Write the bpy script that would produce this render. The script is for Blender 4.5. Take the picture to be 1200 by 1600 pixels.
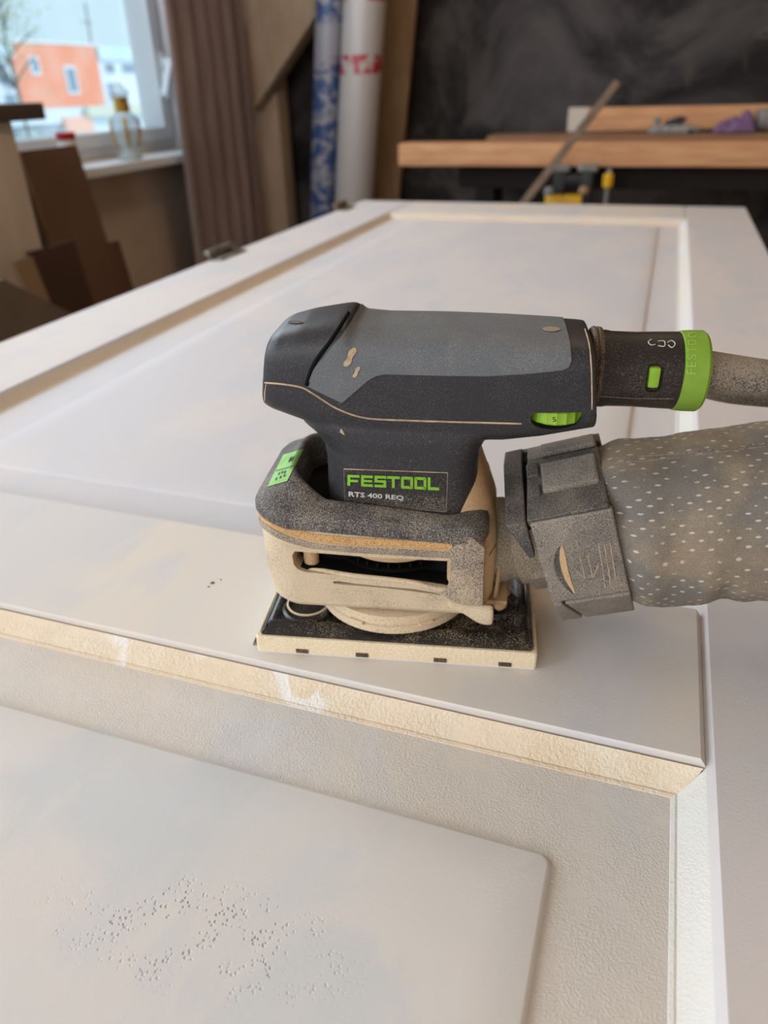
import bpy, bmesh, math, random
from mathutils import Vector, Matrix, noise
from mathutils.bvhtree import BVHTree
random.seed(7)
scene = bpy.context.scene
COL = scene.collection
for o in list(bpy.data.objects):
    bpy.data.objects.remove(o)

# ------------------------------------------------------------------ camera
PITCH, YAW, ROLL, FPX = 0.5221976, 0.3472964, -0.0305581, 1157.14
CAM = Vector((0, 0, 0.236))
_f0 = Vector((-math.sin(YAW), math.cos(YAW), 0)); _r0 = Vector((math.cos(YAW), math.sin(YAW), 0)); _u0 = Vector((0, 0, 1))
CF = _f0 * math.cos(PITCH) - _u0 * math.sin(PITCH)
_u = _u0 * math.cos(PITCH) + _f0 * math.sin(PITCH)
CR = _r0 * math.cos(ROLL) + _u * math.sin(ROLL)
CU = _u * math.cos(ROLL) - _r0 * math.sin(ROLL)
cd = bpy.data.cameras.new('camera')
cam = bpy.data.objects.new('camera', cd); COL.objects.link(cam)
cam.matrix_world = Matrix(((CR.x, CU.x, -CF.x, CAM.x), (CR.y, CU.y, -CF.y, CAM.y), (CR.z, CU.z, -CF.z, CAM.z), (0, 0, 0, 1)))
cd.sensor_fit = 'VERTICAL'; cd.sensor_height = 36.0; cd.lens = FPX / 1600 * 36
cd.clip_start = 0.01; cd.clip_end = 300
cd.dof.use_dof = True; cd.dof.focus_distance = 0.295; cd.dof.aperture_fstop = 9.0
scene.camera = cam
scene.cycles.max_bounces = 8; scene.cycles.diffuse_bounces = 4; scene.cycles.glossy_bounces = 3

# ------------------------------------------------------------------ light
scene.view_settings.view_transform = 'Standard'
scene.view_settings.look = 'None'
scene.view_settings.gamma = 1.0
scene.view_settings.exposure = 0.08
scene.view_settings.use_curve_mapping = False

def lin(c):
    return tuple(((v / 255) / 12.92 if v / 255 <= 0.04045 else ((v / 255 + 0.055) / 1.055) ** 2.4) for v in c[:3]) + (1.0,)

w = bpy.data.worlds.new('overcast_sky'); scene.world = w; w.use_nodes = True
nt = w.node_tree; bg = nt.nodes['Background']
tc = nt.nodes.new('ShaderNodeTexCoord'); nz = nt.nodes.new('ShaderNodeTexNoise'); nz.inputs['Scale'].default_value = 5; nz.inputs['Detail'].default_value = 4
cr = nt.nodes.new('ShaderNodeValToRGB'); cr.color_ramp.elements[0].position = .3; cr.color_ramp.elements[1].position = .7
cr.color_ramp.elements[0].color = lin((176, 219, 243)); cr.color_ramp.elements[1].color = lin((212, 240, 252))
nt.links.new(tc.outputs['Generated'], nz.inputs['Vector']); nt.links.new(nz.outputs['Fac'], cr.inputs['Fac']); nt.links.new(cr.outputs['Color'], bg.inputs['Color'])
bg.inputs['Strength'].default_value = 1.1

sl = bpy.data.lights.new('facade_fill_sun', 'SUN'); sl.energy = 1.3; sl.angle = .5; sl.color = (1, .96, .9)  # added sun that brightens the outside facades under the overcast sky
so = bpy.data.objects.new('facade_fill_sun', sl); COL.objects.link(so); so.rotation_euler = Vector((-1, -.3, -.65)).to_track_quat('-Z', 'Y').to_euler()
YF_ = -2.0
def area(name, loc, rot, sx, sy, power, col):
    l = bpy.data.lights.new(name, 'AREA'); l.shape = 'RECTANGLE'; l.size = sx; l.size_y = sy; l.energy = power; l.color = col
    o = bpy.data.objects.new(name, l); COL.objects.link(o); o.location = loc; o.rotation_euler = rot
    return o
# daylight entering through the windows of the left wall (the sky light at each pane)
DAY = (0.84, 0.92, 1.0)
area('daylight_window_one', (-1.56, 1.68, .90), (0, math.radians(-90), 0), .62, 1.05, 13.5, DAY)
area('daylight_window_two', (-1.56, 0.30, 0.72), (0, math.radians(-90), 0), 1.0, 1.0, 13, DAY)
area('daylight_window_three', (-1.56, -1.05, 0.72), (0, math.radians(-90), 0), 1.0, .9, 18, DAY)
area('daylight_window_four', (-.45, YF_ - .06, .75), (math.radians(90), 0, 0), 1.5, 1.1, 23, (0.95, 0.97, 1.0))

# ------------------------------------------------------------------ materials
MATS = {}
class NT:
    def __init__(s, name):
        m = bpy.data.materials.new(name); m.use_nodes = True
        s.m = m; s.t = m.node_tree; s.b = s.t.nodes['Principled BSDF']; MATS[name] = m
        s.tc = s.n('ShaderNodeTexCoord'); s.co = s.tc.outputs['Object']
    def n(s, t, **k):
        nd = s.t.nodes.new(t)
        for a, v in k.items(): setattr(nd, a, v)
        return nd
    def l(s, a, b): s.t.links.new(a, b)
    def put(s, v, inp):
        if hasattr(v, 'links'): s.l(v, inp)
        else: inp.default_value = v
    def math(s, op, a, b=0.0, clamp=False):
        nd = s.n('ShaderNodeMath', operation=op); nd.use_clamp = clamp; s.put(a, nd.inputs[0]); s.put(b, nd.inputs[1]); return nd.outputs[0]
    def noise(s, scale, detail=2, rough=.5, vec=None, dist=0):
        nd = s.n('ShaderNodeTexNoise'); nd.inputs['Scale'].default_value = scale; nd.inputs['Detail'].default_value = detail
        nd.inputs['Roughness'].default_value = rough; nd.inputs['Distortion'].default_value = dist
        s.l(vec or s.co, nd.inputs['Vector']); return nd.outputs['Fac']
    def scaled(s, sc, vec=None):
        nd = s.n('ShaderNodeMapping'); nd.inputs['Scale'].default_value = sc; s.l(vec or s.co, nd.inputs['Vector']); return nd.outputs['Vector']
    def mix(s, f, a, b):
        nd = s.n('ShaderNodeMix', data_type='RGBA'); s.put(f, nd.inputs[0]); s.put(a, nd.inputs[6]); s.put(b, nd.inputs[7]); return nd.outputs[2]
    def step(s, v, lo, hi):
        nd = s.n('ShaderNodeMapRange', interpolation_type='SMOOTHSTEP'); s.put(v, nd.inputs[0]); nd.inputs[1].default_value = lo; nd.inputs[2].default_value = hi; return nd.outputs[0]
    def xyz(s, vec=None):
        nd = s.n('ShaderNodeSeparateXYZ'); s.l(vec or s.co, nd.inputs[0]); return nd.outputs
    def bump(s, h, strength=.3, dist=.0005):
        nd = s.n('ShaderNodeBump'); nd.inputs['Strength'].default_value = strength; nd.inputs['Distance'].default_value = dist; s.l(h, nd.inputs['Height']); s.l(nd.outputs[0], s.b.inputs['Normal'])
    def done(s, col, rough=.6, metal=0.0, spec=.5):
        s.put(col, s.b.inputs['Base Color']); s.put(rough, s.b.inputs['Roughness']); s.b.inputs['Metallic'].default_value = metal
        s.b.inputs['Specular IOR Level'].default_value = spec
        return s.m

def plain(name, c, rough=.6, c2=None, scale=30, detail=3, metal=0.0, bump=0, stretch=None, spec=.5):
    s = NT(name)
    if c2:
        v = s.scaled(stretch) if stretch else None
        f = s.noise(scale, detail, vec=v)
        col = s.mix(s.step(f, .35, .65), lin(c), lin(c2))
        if bump: s.bump(f, bump, .002)
    else: col = lin(c)
    return s.done(col, rough, metal, spec)

def dusty(name, base, amt, dust=(205, 178, 142), zr=None, zamt=.5, up=.25, coarse=.5, cs=45, fs=2600, rough=.6, sharp=1.8, spec=.4):
    """dark plastic powdered with sanding dust"""
    s = NT(name)
    fine = s.noise(fs, 2, .6); co = s.noise(cs, 3, .55)
    g = s.n('ShaderNodeNewGeometry'); nzv = s.math('MAXIMUM', s.xyz(g.outputs['Normal'])[2], 0.0)
    A = s.math('ADD', s.math('MULTIPLY', s.math('SUBTRACT', co, .5), coarse * 2), amt)
    A = s.math('ADD', A, s.math('MULTIPLY', nzv, up))
    if zr:
        z = s.xyz()[2]; nd = s.n('ShaderNodeMapRange'); s.l(z, nd.inputs[0]); nd.inputs[1].default_value = zr[0]; nd.inputs[2].default_value = zr[1]
        nd.inputs[3].default_value = 1; nd.inputs[4].default_value = 0
        A = s.math('ADD', A, s.math('MULTIPLY', nd.outputs[0], zamt))
    v = s.math('ADD', s.math('MULTIPLY', s.math('SUBTRACT', fine, .5), 2.4), s.math('SUBTRACT', A, .5))
    f = s.math('ADD', s.math('MULTIPLY', v, sharp), .5, clamp=True)
    col = s.mix(f, lin(base), lin(dust))
    s.bump(fine, .25, .0004)
    return s.done(col, s.math('ADD', s.math('MULTIPLY', f, .35), rough - .1, clamp=True), 0, spec)

def paint(name, a, b, c, stip=.25, stipscale=420, patch=None, pits=None, grain=1.0, patchlo=.56):
    """old sanded door paint: big soft patches, roller stipple, optional bare or filled spots"""
    s = NT(name)
    v = s.scaled((1.0, .55, 1))
    n1 = s.noise(7, 3, .55, v, .4); n2 = s.noise(17, 4, .6, v, .6); n3 = s.noise(900, 2)
    col = s.mix(s.step(n1, .36, .62), lin(a), lin(b))
    col = s.mix(s.math('MULTIPLY', s.step(n2, .48, .66), .75), col, lin(c))
    if patch:
        pn = s.noise(22, 3, .5, None, 1.2)
        col = s.mix(s.math('MULTIPLY', s.step(pn, patchlo, patchlo + .05), .85), col, lin(patch))
    st = s.noise(stipscale, 3, .6); mask = s.step(s.noise(40, 3, .6), .25, .6)
    h = s.math('MULTIPLY', st, s.math('ADD', s.math('MULTIPLY', mask, stip), stip * .25))
    h = s.math('ADD', h, s.math('MULTIPLY', n3, .04 * grain))
    if pits:
        vo = s.n('ShaderNodeTexVoronoi'); vo.inputs['Scale'].default_value = 620; s.l(s.co, vo.inputs['Vector'])
        x, y, _ = s.xyz()
        dx = s.math('SUBTRACT', x, pits[0]); dy = s.math('SUBTRACT', y, pits[1])
        dy2 = s.math('ADD', dy, s.math('MULTIPLY', dx, pits[4]))
        d = s.math('SQRT', s.math('ADD', s.math('POWER', s.math('DIVIDE', dx, pits[2]), 2), s.math('POWER', s.math('DIVIDE', dy2, pits[3]), 2)))
        m = s.math('MULTIPLY', s.step(d, 1.0, .3), s.step(s.noise(70, 3), .45, .6))
        m = s.math('MULTIPLY', m, s.step(s.noise(300, 1), .40, .52))
        hole = s.math('MULTIPLY', s.step(vo.outputs['Distance'], .40, .15), m)
        h = s.math('SUBTRACT', h, s.math('MULTIPLY', hole, .8))
        col = s.mix(s.math('MULTIPLY', hole, .35), col, lin((150, 138, 124)))
    s.bump(h, .7, .0010)
    return s.done(col, .62, 0, .35)

DUST = (205, 178, 142)
M = {}
M['field_near'] = paint('paint_field_near', (214, 213, 214), (222, 215, 210), (206, 208, 211), .06, 700, pits=(.140, -.645, .070, .024, -.10))
M['field_far'] = paint('paint_field_far', (214, 211, 216), (222, 216, 215), (209, 210, 216), .04, 500)
M['rail'] = paint('paint_rail', (218, 213, 211), (227, 217, 206), (212, 210, 213), .08, 700)
M['stile'] = paint('paint_stile', (215, 209, 211), (221, 213, 210), (208, 207, 210), .10, 700)
M['recess'] = paint('paint_recess', (214, 206, 199), (218, 208, 198), (209, 207, 207), .55, 1000)
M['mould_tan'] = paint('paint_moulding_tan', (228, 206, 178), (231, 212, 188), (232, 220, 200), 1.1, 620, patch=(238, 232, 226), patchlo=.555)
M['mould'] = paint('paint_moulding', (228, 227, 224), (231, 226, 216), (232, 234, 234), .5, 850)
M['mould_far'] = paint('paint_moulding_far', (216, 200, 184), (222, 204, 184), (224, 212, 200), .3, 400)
M['core_dark'] = plain('bare_brown_fleck', (120, 78, 58), .8)
M['core'] = plain('door_edge_wood', (176, 152, 120), .7, (196, 176, 148), 40)

# sander
M['shell'] = dusty('sander_shell', (46, 45, 50), .03, (128, 120, 112), (.060, .092), .45, .02, .22, 60, 2200, .5)
M['grip'] = dusty('grip_rubber', (98, 102, 108), .12, (150, 146, 140), None, 0, .10, .32, 55, 2600, .75, 1.2)
M['rim'] = dusty('dusty_rim', (48, 48, 53), .15, (190, 176, 158), (.056, .10), .22, .10, .35, 38, 2600, .6)
M['body'] = dusty('dusty_body', (92, 84, 76), .80, (216, 195, 166), None, 0, .1, .55, 40, 2600, .8)
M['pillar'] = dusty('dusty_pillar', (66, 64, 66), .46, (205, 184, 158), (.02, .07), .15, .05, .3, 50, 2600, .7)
M['tan'] = dusty('tan_dust', (150, 118, 84), .85, (205, 172, 132), None, 0, .2, .3, 40, 1400, .85)
M['orange'] = dusty('orange_dust_band', (170, 120, 72), .7, (214, 172, 120), None, 0, 0, .4, 40, 1200, .8)
M['foam'] = dusty('dusty_foam', (222, 198, 160), .6, (244, 228, 200), None, 0, 0, .4, 40, 900, .9, 1.0)
M['plate'] = dusty('pad_plate', (22, 23, 26), .08, (200, 178, 148), None, 0, .0, .6, 42, 2200, .28, 2.2, .6)
M['frame'] = plain('pad_frame_metal', (58, 58, 62), .3, (120, 110, 98), 60, metal=.5)
M['black'] = plain('black_plastic', (10, 10, 11), .8, spec=.15)
M['disc'] = dusty('dusty_disc', (170, 146, 116), .8, (222, 200, 170), None, 0, .1, .3, 40, 1300, .85)
M['port'] = dusty('dust_port', (120, 108, 96), .5, (178, 162, 140), None, 0, .1, .3, 40, 1800, .7, 2)
M['conn'] = dusty('connector', (74, 72, 74), .46, (176, 162, 146), None, 0, .10, .35, 50, 2600, .6, 1.3)
M['conn_dark'] = dusty('connector_dark', (42, 45, 54), .24, (150, 138, 122), None, 0, .12, .45, 45, 2600, .5, 1.4)
M['plug'] = dusty('plug_body', (38, 35, 34), .12, (110, 90, 72), None, 0, .05, .45, 45, 1700, .45, 2)
M['cable'] = dusty('cable_rubber', (88, 80, 74), .45, (160, 146, 130), None, 0, .1, .5, 40, 1600, .75, 2)
M['gasket'] = dusty('gasket', (60, 48, 40), .4, (128, 104, 82), None, 0, 0, .4, 60, 1600, .7, 2)
M['green'] = plain('signal_green', (136, 172, 58), .5, (126, 162, 52), 60)
M['green_em'] = plain('embossed_green', (150, 190, 70), .5)
M['dial'] = plain('dial_green', (134, 182, 38), .5, (150, 190, 60), 90)
M['sticker'] = plain('sticker_green', (150, 205, 110), .5, (138, 190, 98), 120)
M['stickerg'] = plain('sticker_grey', (112, 116, 124), .5)
M['ink'] = plain('ink_dark', (52, 62, 44), .6)
M['inkb'] = plain('ink_black', (22, 26, 16), .6)
M['logo'] = plain('logo_green', (128, 184, 40), .5)
M['white_ink'] = plain('print_white', (206, 200, 190), .6)
M['faint_ink'] = plain('print_faint', (112, 106, 98), .6)
M['platebg'] = dusty('name_plate_black', (34, 32, 36), .04, (170, 155, 138), (.07, .084), .5, 0, .2, 60, 2400, .45)
M['dustline'] = plain('dust_line', (206, 180, 146), .9, (170, 148, 120), 200)
M['sheet'] = plain('sanding_sheet', (226, 222, 214), .8)

# ------------------------------------------------------------------ mesh helpers
def link(o, parent=None):
    COL.objects.link(o)
    if parent: o.parent = parent
    return o
def mesh(name, vs, fs, mat, parent=None, smooth=False):
    me = bpy.data.meshes.new(name); me.from_pydata([tuple(v) for v in vs], [], fs); me.update()
    if mat: me.materials.append(mat)
    if smooth:
        me.polygons.foreach_set('use_smooth', [True] * len(me.polygons))
    return link(bpy.data.objects.new(name, me), parent)
def from_bm(name, bm, mat, parent=None, smooth=False):
    bmesh.ops.recalc_face_normals(bm, faces=bm.faces)
    me = bpy.data.meshes.new(name); bm.to_mesh(me); bm.free()
    if mat: me.materials.append(mat)
    if smooth: me.polygons.foreach_set('use_smooth', [True] * len(me.polygons))
    return link(bpy.data.objects.new(name, me), parent)
def sharpen(o, deg=35):
    me = o.data; me.polygons.foreach_set('use_smooth', [True] * len(me.polygons))
    bm = bmesh.new(); bm.from_mesh(me)
    for e in bm.edges:
        if len(e.link_faces) == 2 and e.calc_face_angle(0) > math.radians(deg): e.smooth = False
    bm.to_mesh(me); bm.free(); return o
def tag(o, label=None, cat=None, group=None, kind=None):
    if label: o['label'] = label
    if cat: o['category'] = cat
    if group: o['group'] = group
    if kind: o['kind'] = kind
    return o
def empty(name, loc=(0, 0, 0), rotz=0):
    o = bpy.data.objects.new(name, None); COL.objects.link(o); o.location = loc; o.rotation_euler = (0, 0, rotz); o.empty_display_size = .05; return o
def box_bm(x0, x1, y0, y1, z0, z1, bev=0, seg=2):
    bm = bmesh.new(); bmesh.ops.create_cube(bm, size=1)
    for v in bm.verts:
        v.co = Vector((x0 if v.co.x < 0 else x1, y0 if v.co.y < 0 else y1, z0 if v.co.z < 0 else z1))
    if bev: bmesh.ops.bevel(bm, geom=bm.edges[:], offset=bev, segments=seg, affect='EDGES', profile=.6)
    return bm
def box(name, x0, x1, y0, y1, z0, z1, mat, parent=None, bev=0, seg=2):
    o = from_bm(name, box_bm(x0, x1, y0, y1, z0, z1, bev, seg), mat, parent)
    return sharpen(o) if bev else o
def prism(name, poly, axis, a, b, mat, parent=None, bev=0, seg=2):
    """polygon (2-D) extruded from a to b along axis 'x','y' or 'z'"""
    def P(p, t): return {'x': (t, p[0], p[1]), 'y': (p[0], t, p[1]), 'z': (p[0], p[1], t)}[axis]
    n = len(poly); bm = bmesh.new()
    A = [bm.verts.new(P(p, a)) for p in poly]; B = [bm.verts.new(P(p, b)) for p in poly]
    bm.faces.new(A); bm.faces.new(B[::-1])
    for i in range(n): bm.faces.new((A[i], B[i], B[(i + 1) % n], A[(i + 1) % n]))
    bmesh.ops.recalc_face_normals(bm, faces=bm.faces)
    if bev: bmesh.ops.bevel(bm, geom=bm.edges[:], offset=bev, segments=seg, affect='EDGES', profile=.6)
    o = from_bm(name, bm, mat, parent)
    return sharpen(o, 40) if bev else o
def loft(name, rings, mat, parent=None, cap0=True, cap1=True, smooth=True, sharp=40):
    n = len(rings[0]); vs = [v for r in rings for v in r]; fs = []
    for k in range(len(rings) - 1):
        for i in range(n):
            j = (i + 1) % n; fs.append((k * n + i, k * n + j, (k + 1) * n + j, (k + 1) * n + i))
    if cap0: fs.append(tuple(range(n))[::-1])
    if cap1: fs.append(tuple((len(rings) - 1) * n + i for i in range(n)))
    o = mesh(name, vs, fs, mat, parent)
    bm = bmesh.new(); bm.from_mesh(o.data); bmesh.ops.recalc_face_normals(bm, faces=bm.faces); bm.to_mesh(o.data); bm.free()
    return sharpen(o, sharp) if smooth else o
def lathe(name, prof, origin, axis, mat, parent=None, n=32, sharp=35, cap=True):
    """prof: list of (r, h) along axis"""
    a = Vector(axis).normalized(); u = a.orthogonal().normalized(); v = a.cross(u)
    rings = [[Vector(origin) + a * h + (u * math.cos(2 * math.pi * i / n) + v * math.sin(2 * math.pi * i / n)) * r for i in range(n)] for r, h in prof]
    return loft(name, rings, mat, parent, cap, cap, True, sharp)
def tube(name, path, rad, mat, parent=None, n=8, up=(0, 0, 1), smooth=True):
    P = [Vector(p) for p in path]; rings = []
    for i, p in enumerate(P):
        d = (P[min(i + 1, len(P) - 1)] - P[max(i - 1, 0)]).normalized()
        s = d.cross(Vector(up))
        if s.length < 1e-4: s = d.orthogonal()
        s.normalize(); t = s.cross(d)
        r = rad[i] if isinstance(rad, (list, tuple)) else rad
        rings.append([p + (s * math.cos(2 * math.pi * k / n) + t * math.sin(2 * math.pi * k / n)) * r for k in range(n)])
    return loft(name, rings, mat, parent, True, True, smooth, 50)
def bar(name, a, b, wx, wy, mat, parent=None, up=(0, 0, 1), bev=0.001):
    a, b = Vector(a), Vector(b); d = (b - a).normalized(); s = d.cross(Vector(up)).normalized(); t = s.cross(d)
    q = [(-wx / 2, -wy / 2), (wx / 2, -wy / 2), (wx / 2, wy / 2), (-wx / 2, wy / 2)]
    bm = bmesh.new(); A = [bm.verts.new(a + s * x + t * y) for x, y in q]; B = [bm.verts.new(b + s * x + t * y) for x, y in q]
    bm.faces.new(A); bm.faces.new(B[::-1])
    for i in range(4): bm.faces.new((A[i], B[i], B[(i + 1) % 4], A[(i + 1) % 4]))
    bmesh.ops.recalc_face_normals(bm, faces=bm.faces)
    if bev: bmesh.ops.bevel(bm, geom=bm.edges[:], offset=bev, segments=2, affect='EDGES')
    return from_bm(name, bm, mat, parent)
def spline(pts, n=8):
    P = [Vector(p) for p in pts]; out = []
    for i in range(len(P) - 1):
        p0, p1, p2, p3 = P[max(i - 1, 0)], P[i], P[i + 1], P[min(i + 2, len(P) - 1)]
        for k in range(n):
            t = k / n
            out.append(.5 * ((2 * p1) + (p2 - p0) * t + (2 * p0 - 5 * p1 + 4 * p2 - p3) * t * t + (3 * p1 - p0 - 3 * p2 + p3) * t ** 3))
    out.append(P[-1]); return out
def rrect(x0, x1, y0, y1, rl, rr, n=12):
    """rounded rectangle, radius rl at the x0 corners and rr at the x1 corners"""
    out = []
    for cx, cy, r, a0 in ((x1 - rr, y1 - rr, rr, 0), (x0 + rl, y1 - rl, rl, 90), (x0 + rl, y0 + rl, rl, 180), (x1 - rr, y0 + rr, rr, 270)):
        for k in range(n + 1):
            a = math.radians(a0 + 90 * k / n); out.append((cx + r * math.cos(a), cy + r * math.sin(a)))
    return out
def sm(t): t = max(0, min(1, t)); return t * t * (3 - 2 * t)
def evaluated(o):
    dg = bpy.context.evaluated_depsgraph_get(); dg.update(); return bpy.data.meshes.new_from_object(o.evaluated_get(dg))
def bake(o):
    me = evaluated(o); mats = list(o.data.materials); o.modifiers.clear(); o.data = me
    me.materials.clear()
    for m in mats: me.materials.append(m)
    return o
def boolean(o, cutter, op='DIFFERENCE', keep=False):
    cutter.parent = o.parent
    md = o.modifiers.new('b', 'BOOLEAN'); md.operation = op; md.object = cutter; md.solver = 'EXACT'
    bake(o)
    if not keep: bpy.data.objects.remove(cutter)
    return o

def cam_dir(px, py): return CF + CR * ((px - 600) / FPX) - CU * ((py - 800) / FPX)
def at_x(px, py, x): d = cam_dir(px, py); return CAM + d * (x / d.x)
def at_y(px, py, y): d = cam_dir(px, py); return CAM + d * (y / d.y)

# ================================================================== ROOM
M['plaster'] = plain('wall_plaster', (212, 196, 180), .9, (200, 184, 166), 6, bump=.1)
def _dark():
    s = NT('dark_wall'); a = s.noise(2.3, 5, .65, None, .8); b = s.noise(9, 4, .7, s.scaled((1, 1, .7)))
    c = s.mix(s.step(a, .42, .68), lin((40, 37, 38)), lin((88, 84, 84)))
    c = s.mix(s.math('MULTIPLY', s.step(b, .60, .74), .55), c, lin((96, 88, 80)))
    x, _, z = s.xyz(); m_ = s.math('MULTIPLY', s.step(s.math('ABSOLUTE', s.math('SUBTRACT', x, .30)), .12, .03), s.step(s.math('ABSOLUTE', s.math('SUBTRACT', z, .40)), .16, .05))
    m_ = s.math('MULTIPLY', m_, s.step(s.noise(16, 3, .6, s.scaled((.6, 1, 2.2))), .52, .62))
    c = s.mix(s.math('MULTIPLY', m_, .7), c, lin((150, 138, 128)))   # scraped plaster marks
    return s.done(c, .8, 0, .2)
M['dark'] = _dark()
M['floor'] = plain('floor_boards', (120, 92, 66), .7, (96, 72, 50), 8, stretch=(8, 1, 1))
M['ceil'] = plain('ceiling_boards', (206, 190, 168), .9, (196, 178, 154), 5)
M['wallr'] = plain('warm_wall', (196, 166, 132), .9, (186, 154, 120), 5)
M['white'] = plain('white_window_paint', (226, 228, 232), .45)
M['sill'] = plain('white_sill', (236, 240, 246), .4)
def glass(name, tint=(1, 1, 1, 1), refl=.06):
    m = bpy.data.materials.new(name); m.use_nodes = True; t = m.node_tree; t.nodes.clear()
    o = t.nodes.new('ShaderNodeOutputMaterial'); mx = t.nodes.new('ShaderNodeMixShader'); tr = t.nodes.new('ShaderNodeBsdfTransparent'); gl = t.nodes.new('ShaderNodeBsdfGlossy')
    tr.inputs['Color'].default_value = tint; gl.inputs['Roughness'].default_value = .03; mx.inputs[0].default_value = refl
    t.links.new(tr.outputs[0], mx.inputs[1]); t.links.new(gl.outputs[0], mx.inputs[2]); t.links.new(mx.outputs[0], o.inputs[0]); return m
M['glass'] = glass('window_glass')

FZ, CZ = -.80, 1.65          # floor and ceiling levels (door top is z = 0)
XL, XR, YB, YF = -1.50, 1.70, 2.90, -2.0
ST = dict(kind='structure')
tag(box('floor', XL - .2, XR + .2, YF - .2, YB + .2, FZ - .1, FZ, M['floor']), **ST)
tag(box('ceiling', XL - .2, XR + .2, YF - .2, YB + .2, CZ, CZ + .1, M['ceil']), **ST)
tag(box('wall_back', XL - .2, XR + .2, YB, YB + .15, FZ, CZ, M['dark']), **ST)
tag(box('wall_right', XR, XR + .15, YF, YB, FZ, CZ, M['wallr']), **ST)
WF = (-1.25, .35, .15, 1.35)   # window behind the photographer
bm = bmesh.new()
for a in ((XL - .2, WF[0], FZ, CZ), (WF[1], XR + .2, FZ, CZ), (WF[0], WF[1], FZ, WF[2]), (WF[0], WF[1], WF[3], CZ)):
    b = box_bm(a[0], a[1], YF - .15, YF, a[2], a[3]); me = bpy.data.meshes.new('t'); b.to_mesh(me); b.free(); bm.from_mesh(me); bpy.data.meshes.remove(me)
tag(from_bm('wall_front', bm, M['wallr']), **ST)
# left wall with three window openings, one solid mesh
WIN = [(1.02, 2.365, .075, 1.25), (-.30, .90, .12, 1.32), (-1.60, -.50, .12, 1.32)]
bm = bmesh.new()
def wall_piece(y0, y1, z0, z1):
    b = box_bm(XL - .16, XL, y0, y1, z0, z1); me = bpy.data.meshes.new('t'); b.to_mesh(me); b.free(); bm.from_mesh(me); bpy.data.meshes.remove(me)
ys = [YF] + [v for wdw in sorted(WIN) for v in wdw[:2]] + [YB]
for i in range(0, len(ys), 2): wall_piece(ys[i], ys[i + 1], FZ, CZ)
for y0, y1, z0, z1 in WIN:
    wall_piece(y0, y1, FZ, z0); wall_piece(y0, y1, z1, CZ)
tag(from_bm('wall_left', bm, M['plaster']), **ST)

def window(name, y0, y1, z0, z1, detailed):
    r = empty(name, (XL - .08, (y0 + y1) / 2, z0)); tag(r, **ST)
    mw = M['white']; loc = r.location
    def b(n, xa, xb, ya, yb, za, zb, m=mw, bev=.003, par=r):
        o = from_bm(n, box_bm(xa - loc.x, xb - loc.x, ya - loc.y, yb - loc.y, za - loc.z, zb - loc.z, bev), m, par); return o
    X0, X1 = XL - .13, XL - .05
    f = .03 if detailed else .05
    b('frame_post', X0, X1, y0, y0 + f, z0, z1); b('frame_post', X0, X1, y1 - f, y1, z0, z1)
    b('frame_rail', X0, X1, y0 + f, y1 - f, z0, z0 + f); b('frame_rail', X0, X1, y0 + f, y1 - f, z1 - f, z1)
    g = .035 if detailed else .06; gb = .035 if detailed else .055
    b('sash_stile', X0 + .01, X1 + .012, y1 - f - g, y1 - f, z0 + f, z1 - f); b('sash_stile', X0 + .01, X1 + .012, y0 + f, y0 + f + g, z0 + f, z1 - f)
    b('sash_rail', X0 + .01, X1 + .012, y0 + f + g, y1 - f - g, z0 + f, z0 + f + gb); b('sash_rail', X0 + .01, X1 + .012, y0 + f + g, y1 - f - g, z1 - f - gb, z1 - f)
    b('pane', X0 + .04, X0 + .046, y0 + f + g, y1 - f - g, z0 + f + gb, z1 - f - gb, M['glass'], 0)
    # reveal lining and sill board
    b('reveal_lining', XL - .05, XL + .004, y1 - .012, y1 + .03, z0, z1)
    b('sill_board', XL - .05, XL + .10, y0 - .02, y1 + .0, z0 - .028, z0 - .002, M['sill'], .006)
    if detailed:
        hy = y1 - f - .004; hz = .30
        pl = b('handle_plate', X1 + .012, X1 + .02, hy - .016, hy + .016, hz - .03, hz + .045, M['sill'], .004)
        lv = from_bm('handle_lever', box_bm(-.012, .012, -.011, .011, -.11, .0, .005), M['sill'], r)
        lv.location = (X1 + .045 - loc.x, hy - loc.y, hz + .02 - loc.z); lv.rotation_euler = (math.radians(-30), 0, 0)
        b('handle_neck', X1 + .018, X1 + .05, hy - .01, hy + .01, hz + .005, hz + .03, M['sill'], .003)
        b('hinge_strip', X1 + .012, X1 + .016, y1 - f - .012, y1 - f, z0 + f, z1 - f, M['white'])
    return r
window('window_1', *WIN[0], True); window('window_2', *WIN[1], False); window('window_3', *WIN[2], False)

w4 = empty('window_4', ((WF[0] + WF[1]) / 2, YF - .07, WF[2])); tag(w4, **ST); L = w4.location
for a in ((WF[0], WF[0] + .06, WF[2], WF[3]), (WF[1] - .06, WF[1], WF[2], WF[3]), (-.48, -.42, WF[2], WF[3])): box('frame_post', a[0] - L.x, a[1] - L.x, -.06, .04, a[2] - L.z, a[3] - L.z, M['white'], w4, .003)
for a in ((WF[2], WF[2] + .06), (WF[3] - .06, WF[3])): box('frame_rail', WF[0] + .06 - L.x, WF[1] - .06 - L.x, -.06, .04, a[0] - L.z, a[1] - L.z, M['white'], w4, .003)
box('pane', WF[0] + .06 - L.x, WF[1] - .06 - L.x, -.03, -.025, .06, WF[3] - WF[2] - .06, M['glass'], w4)

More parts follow.
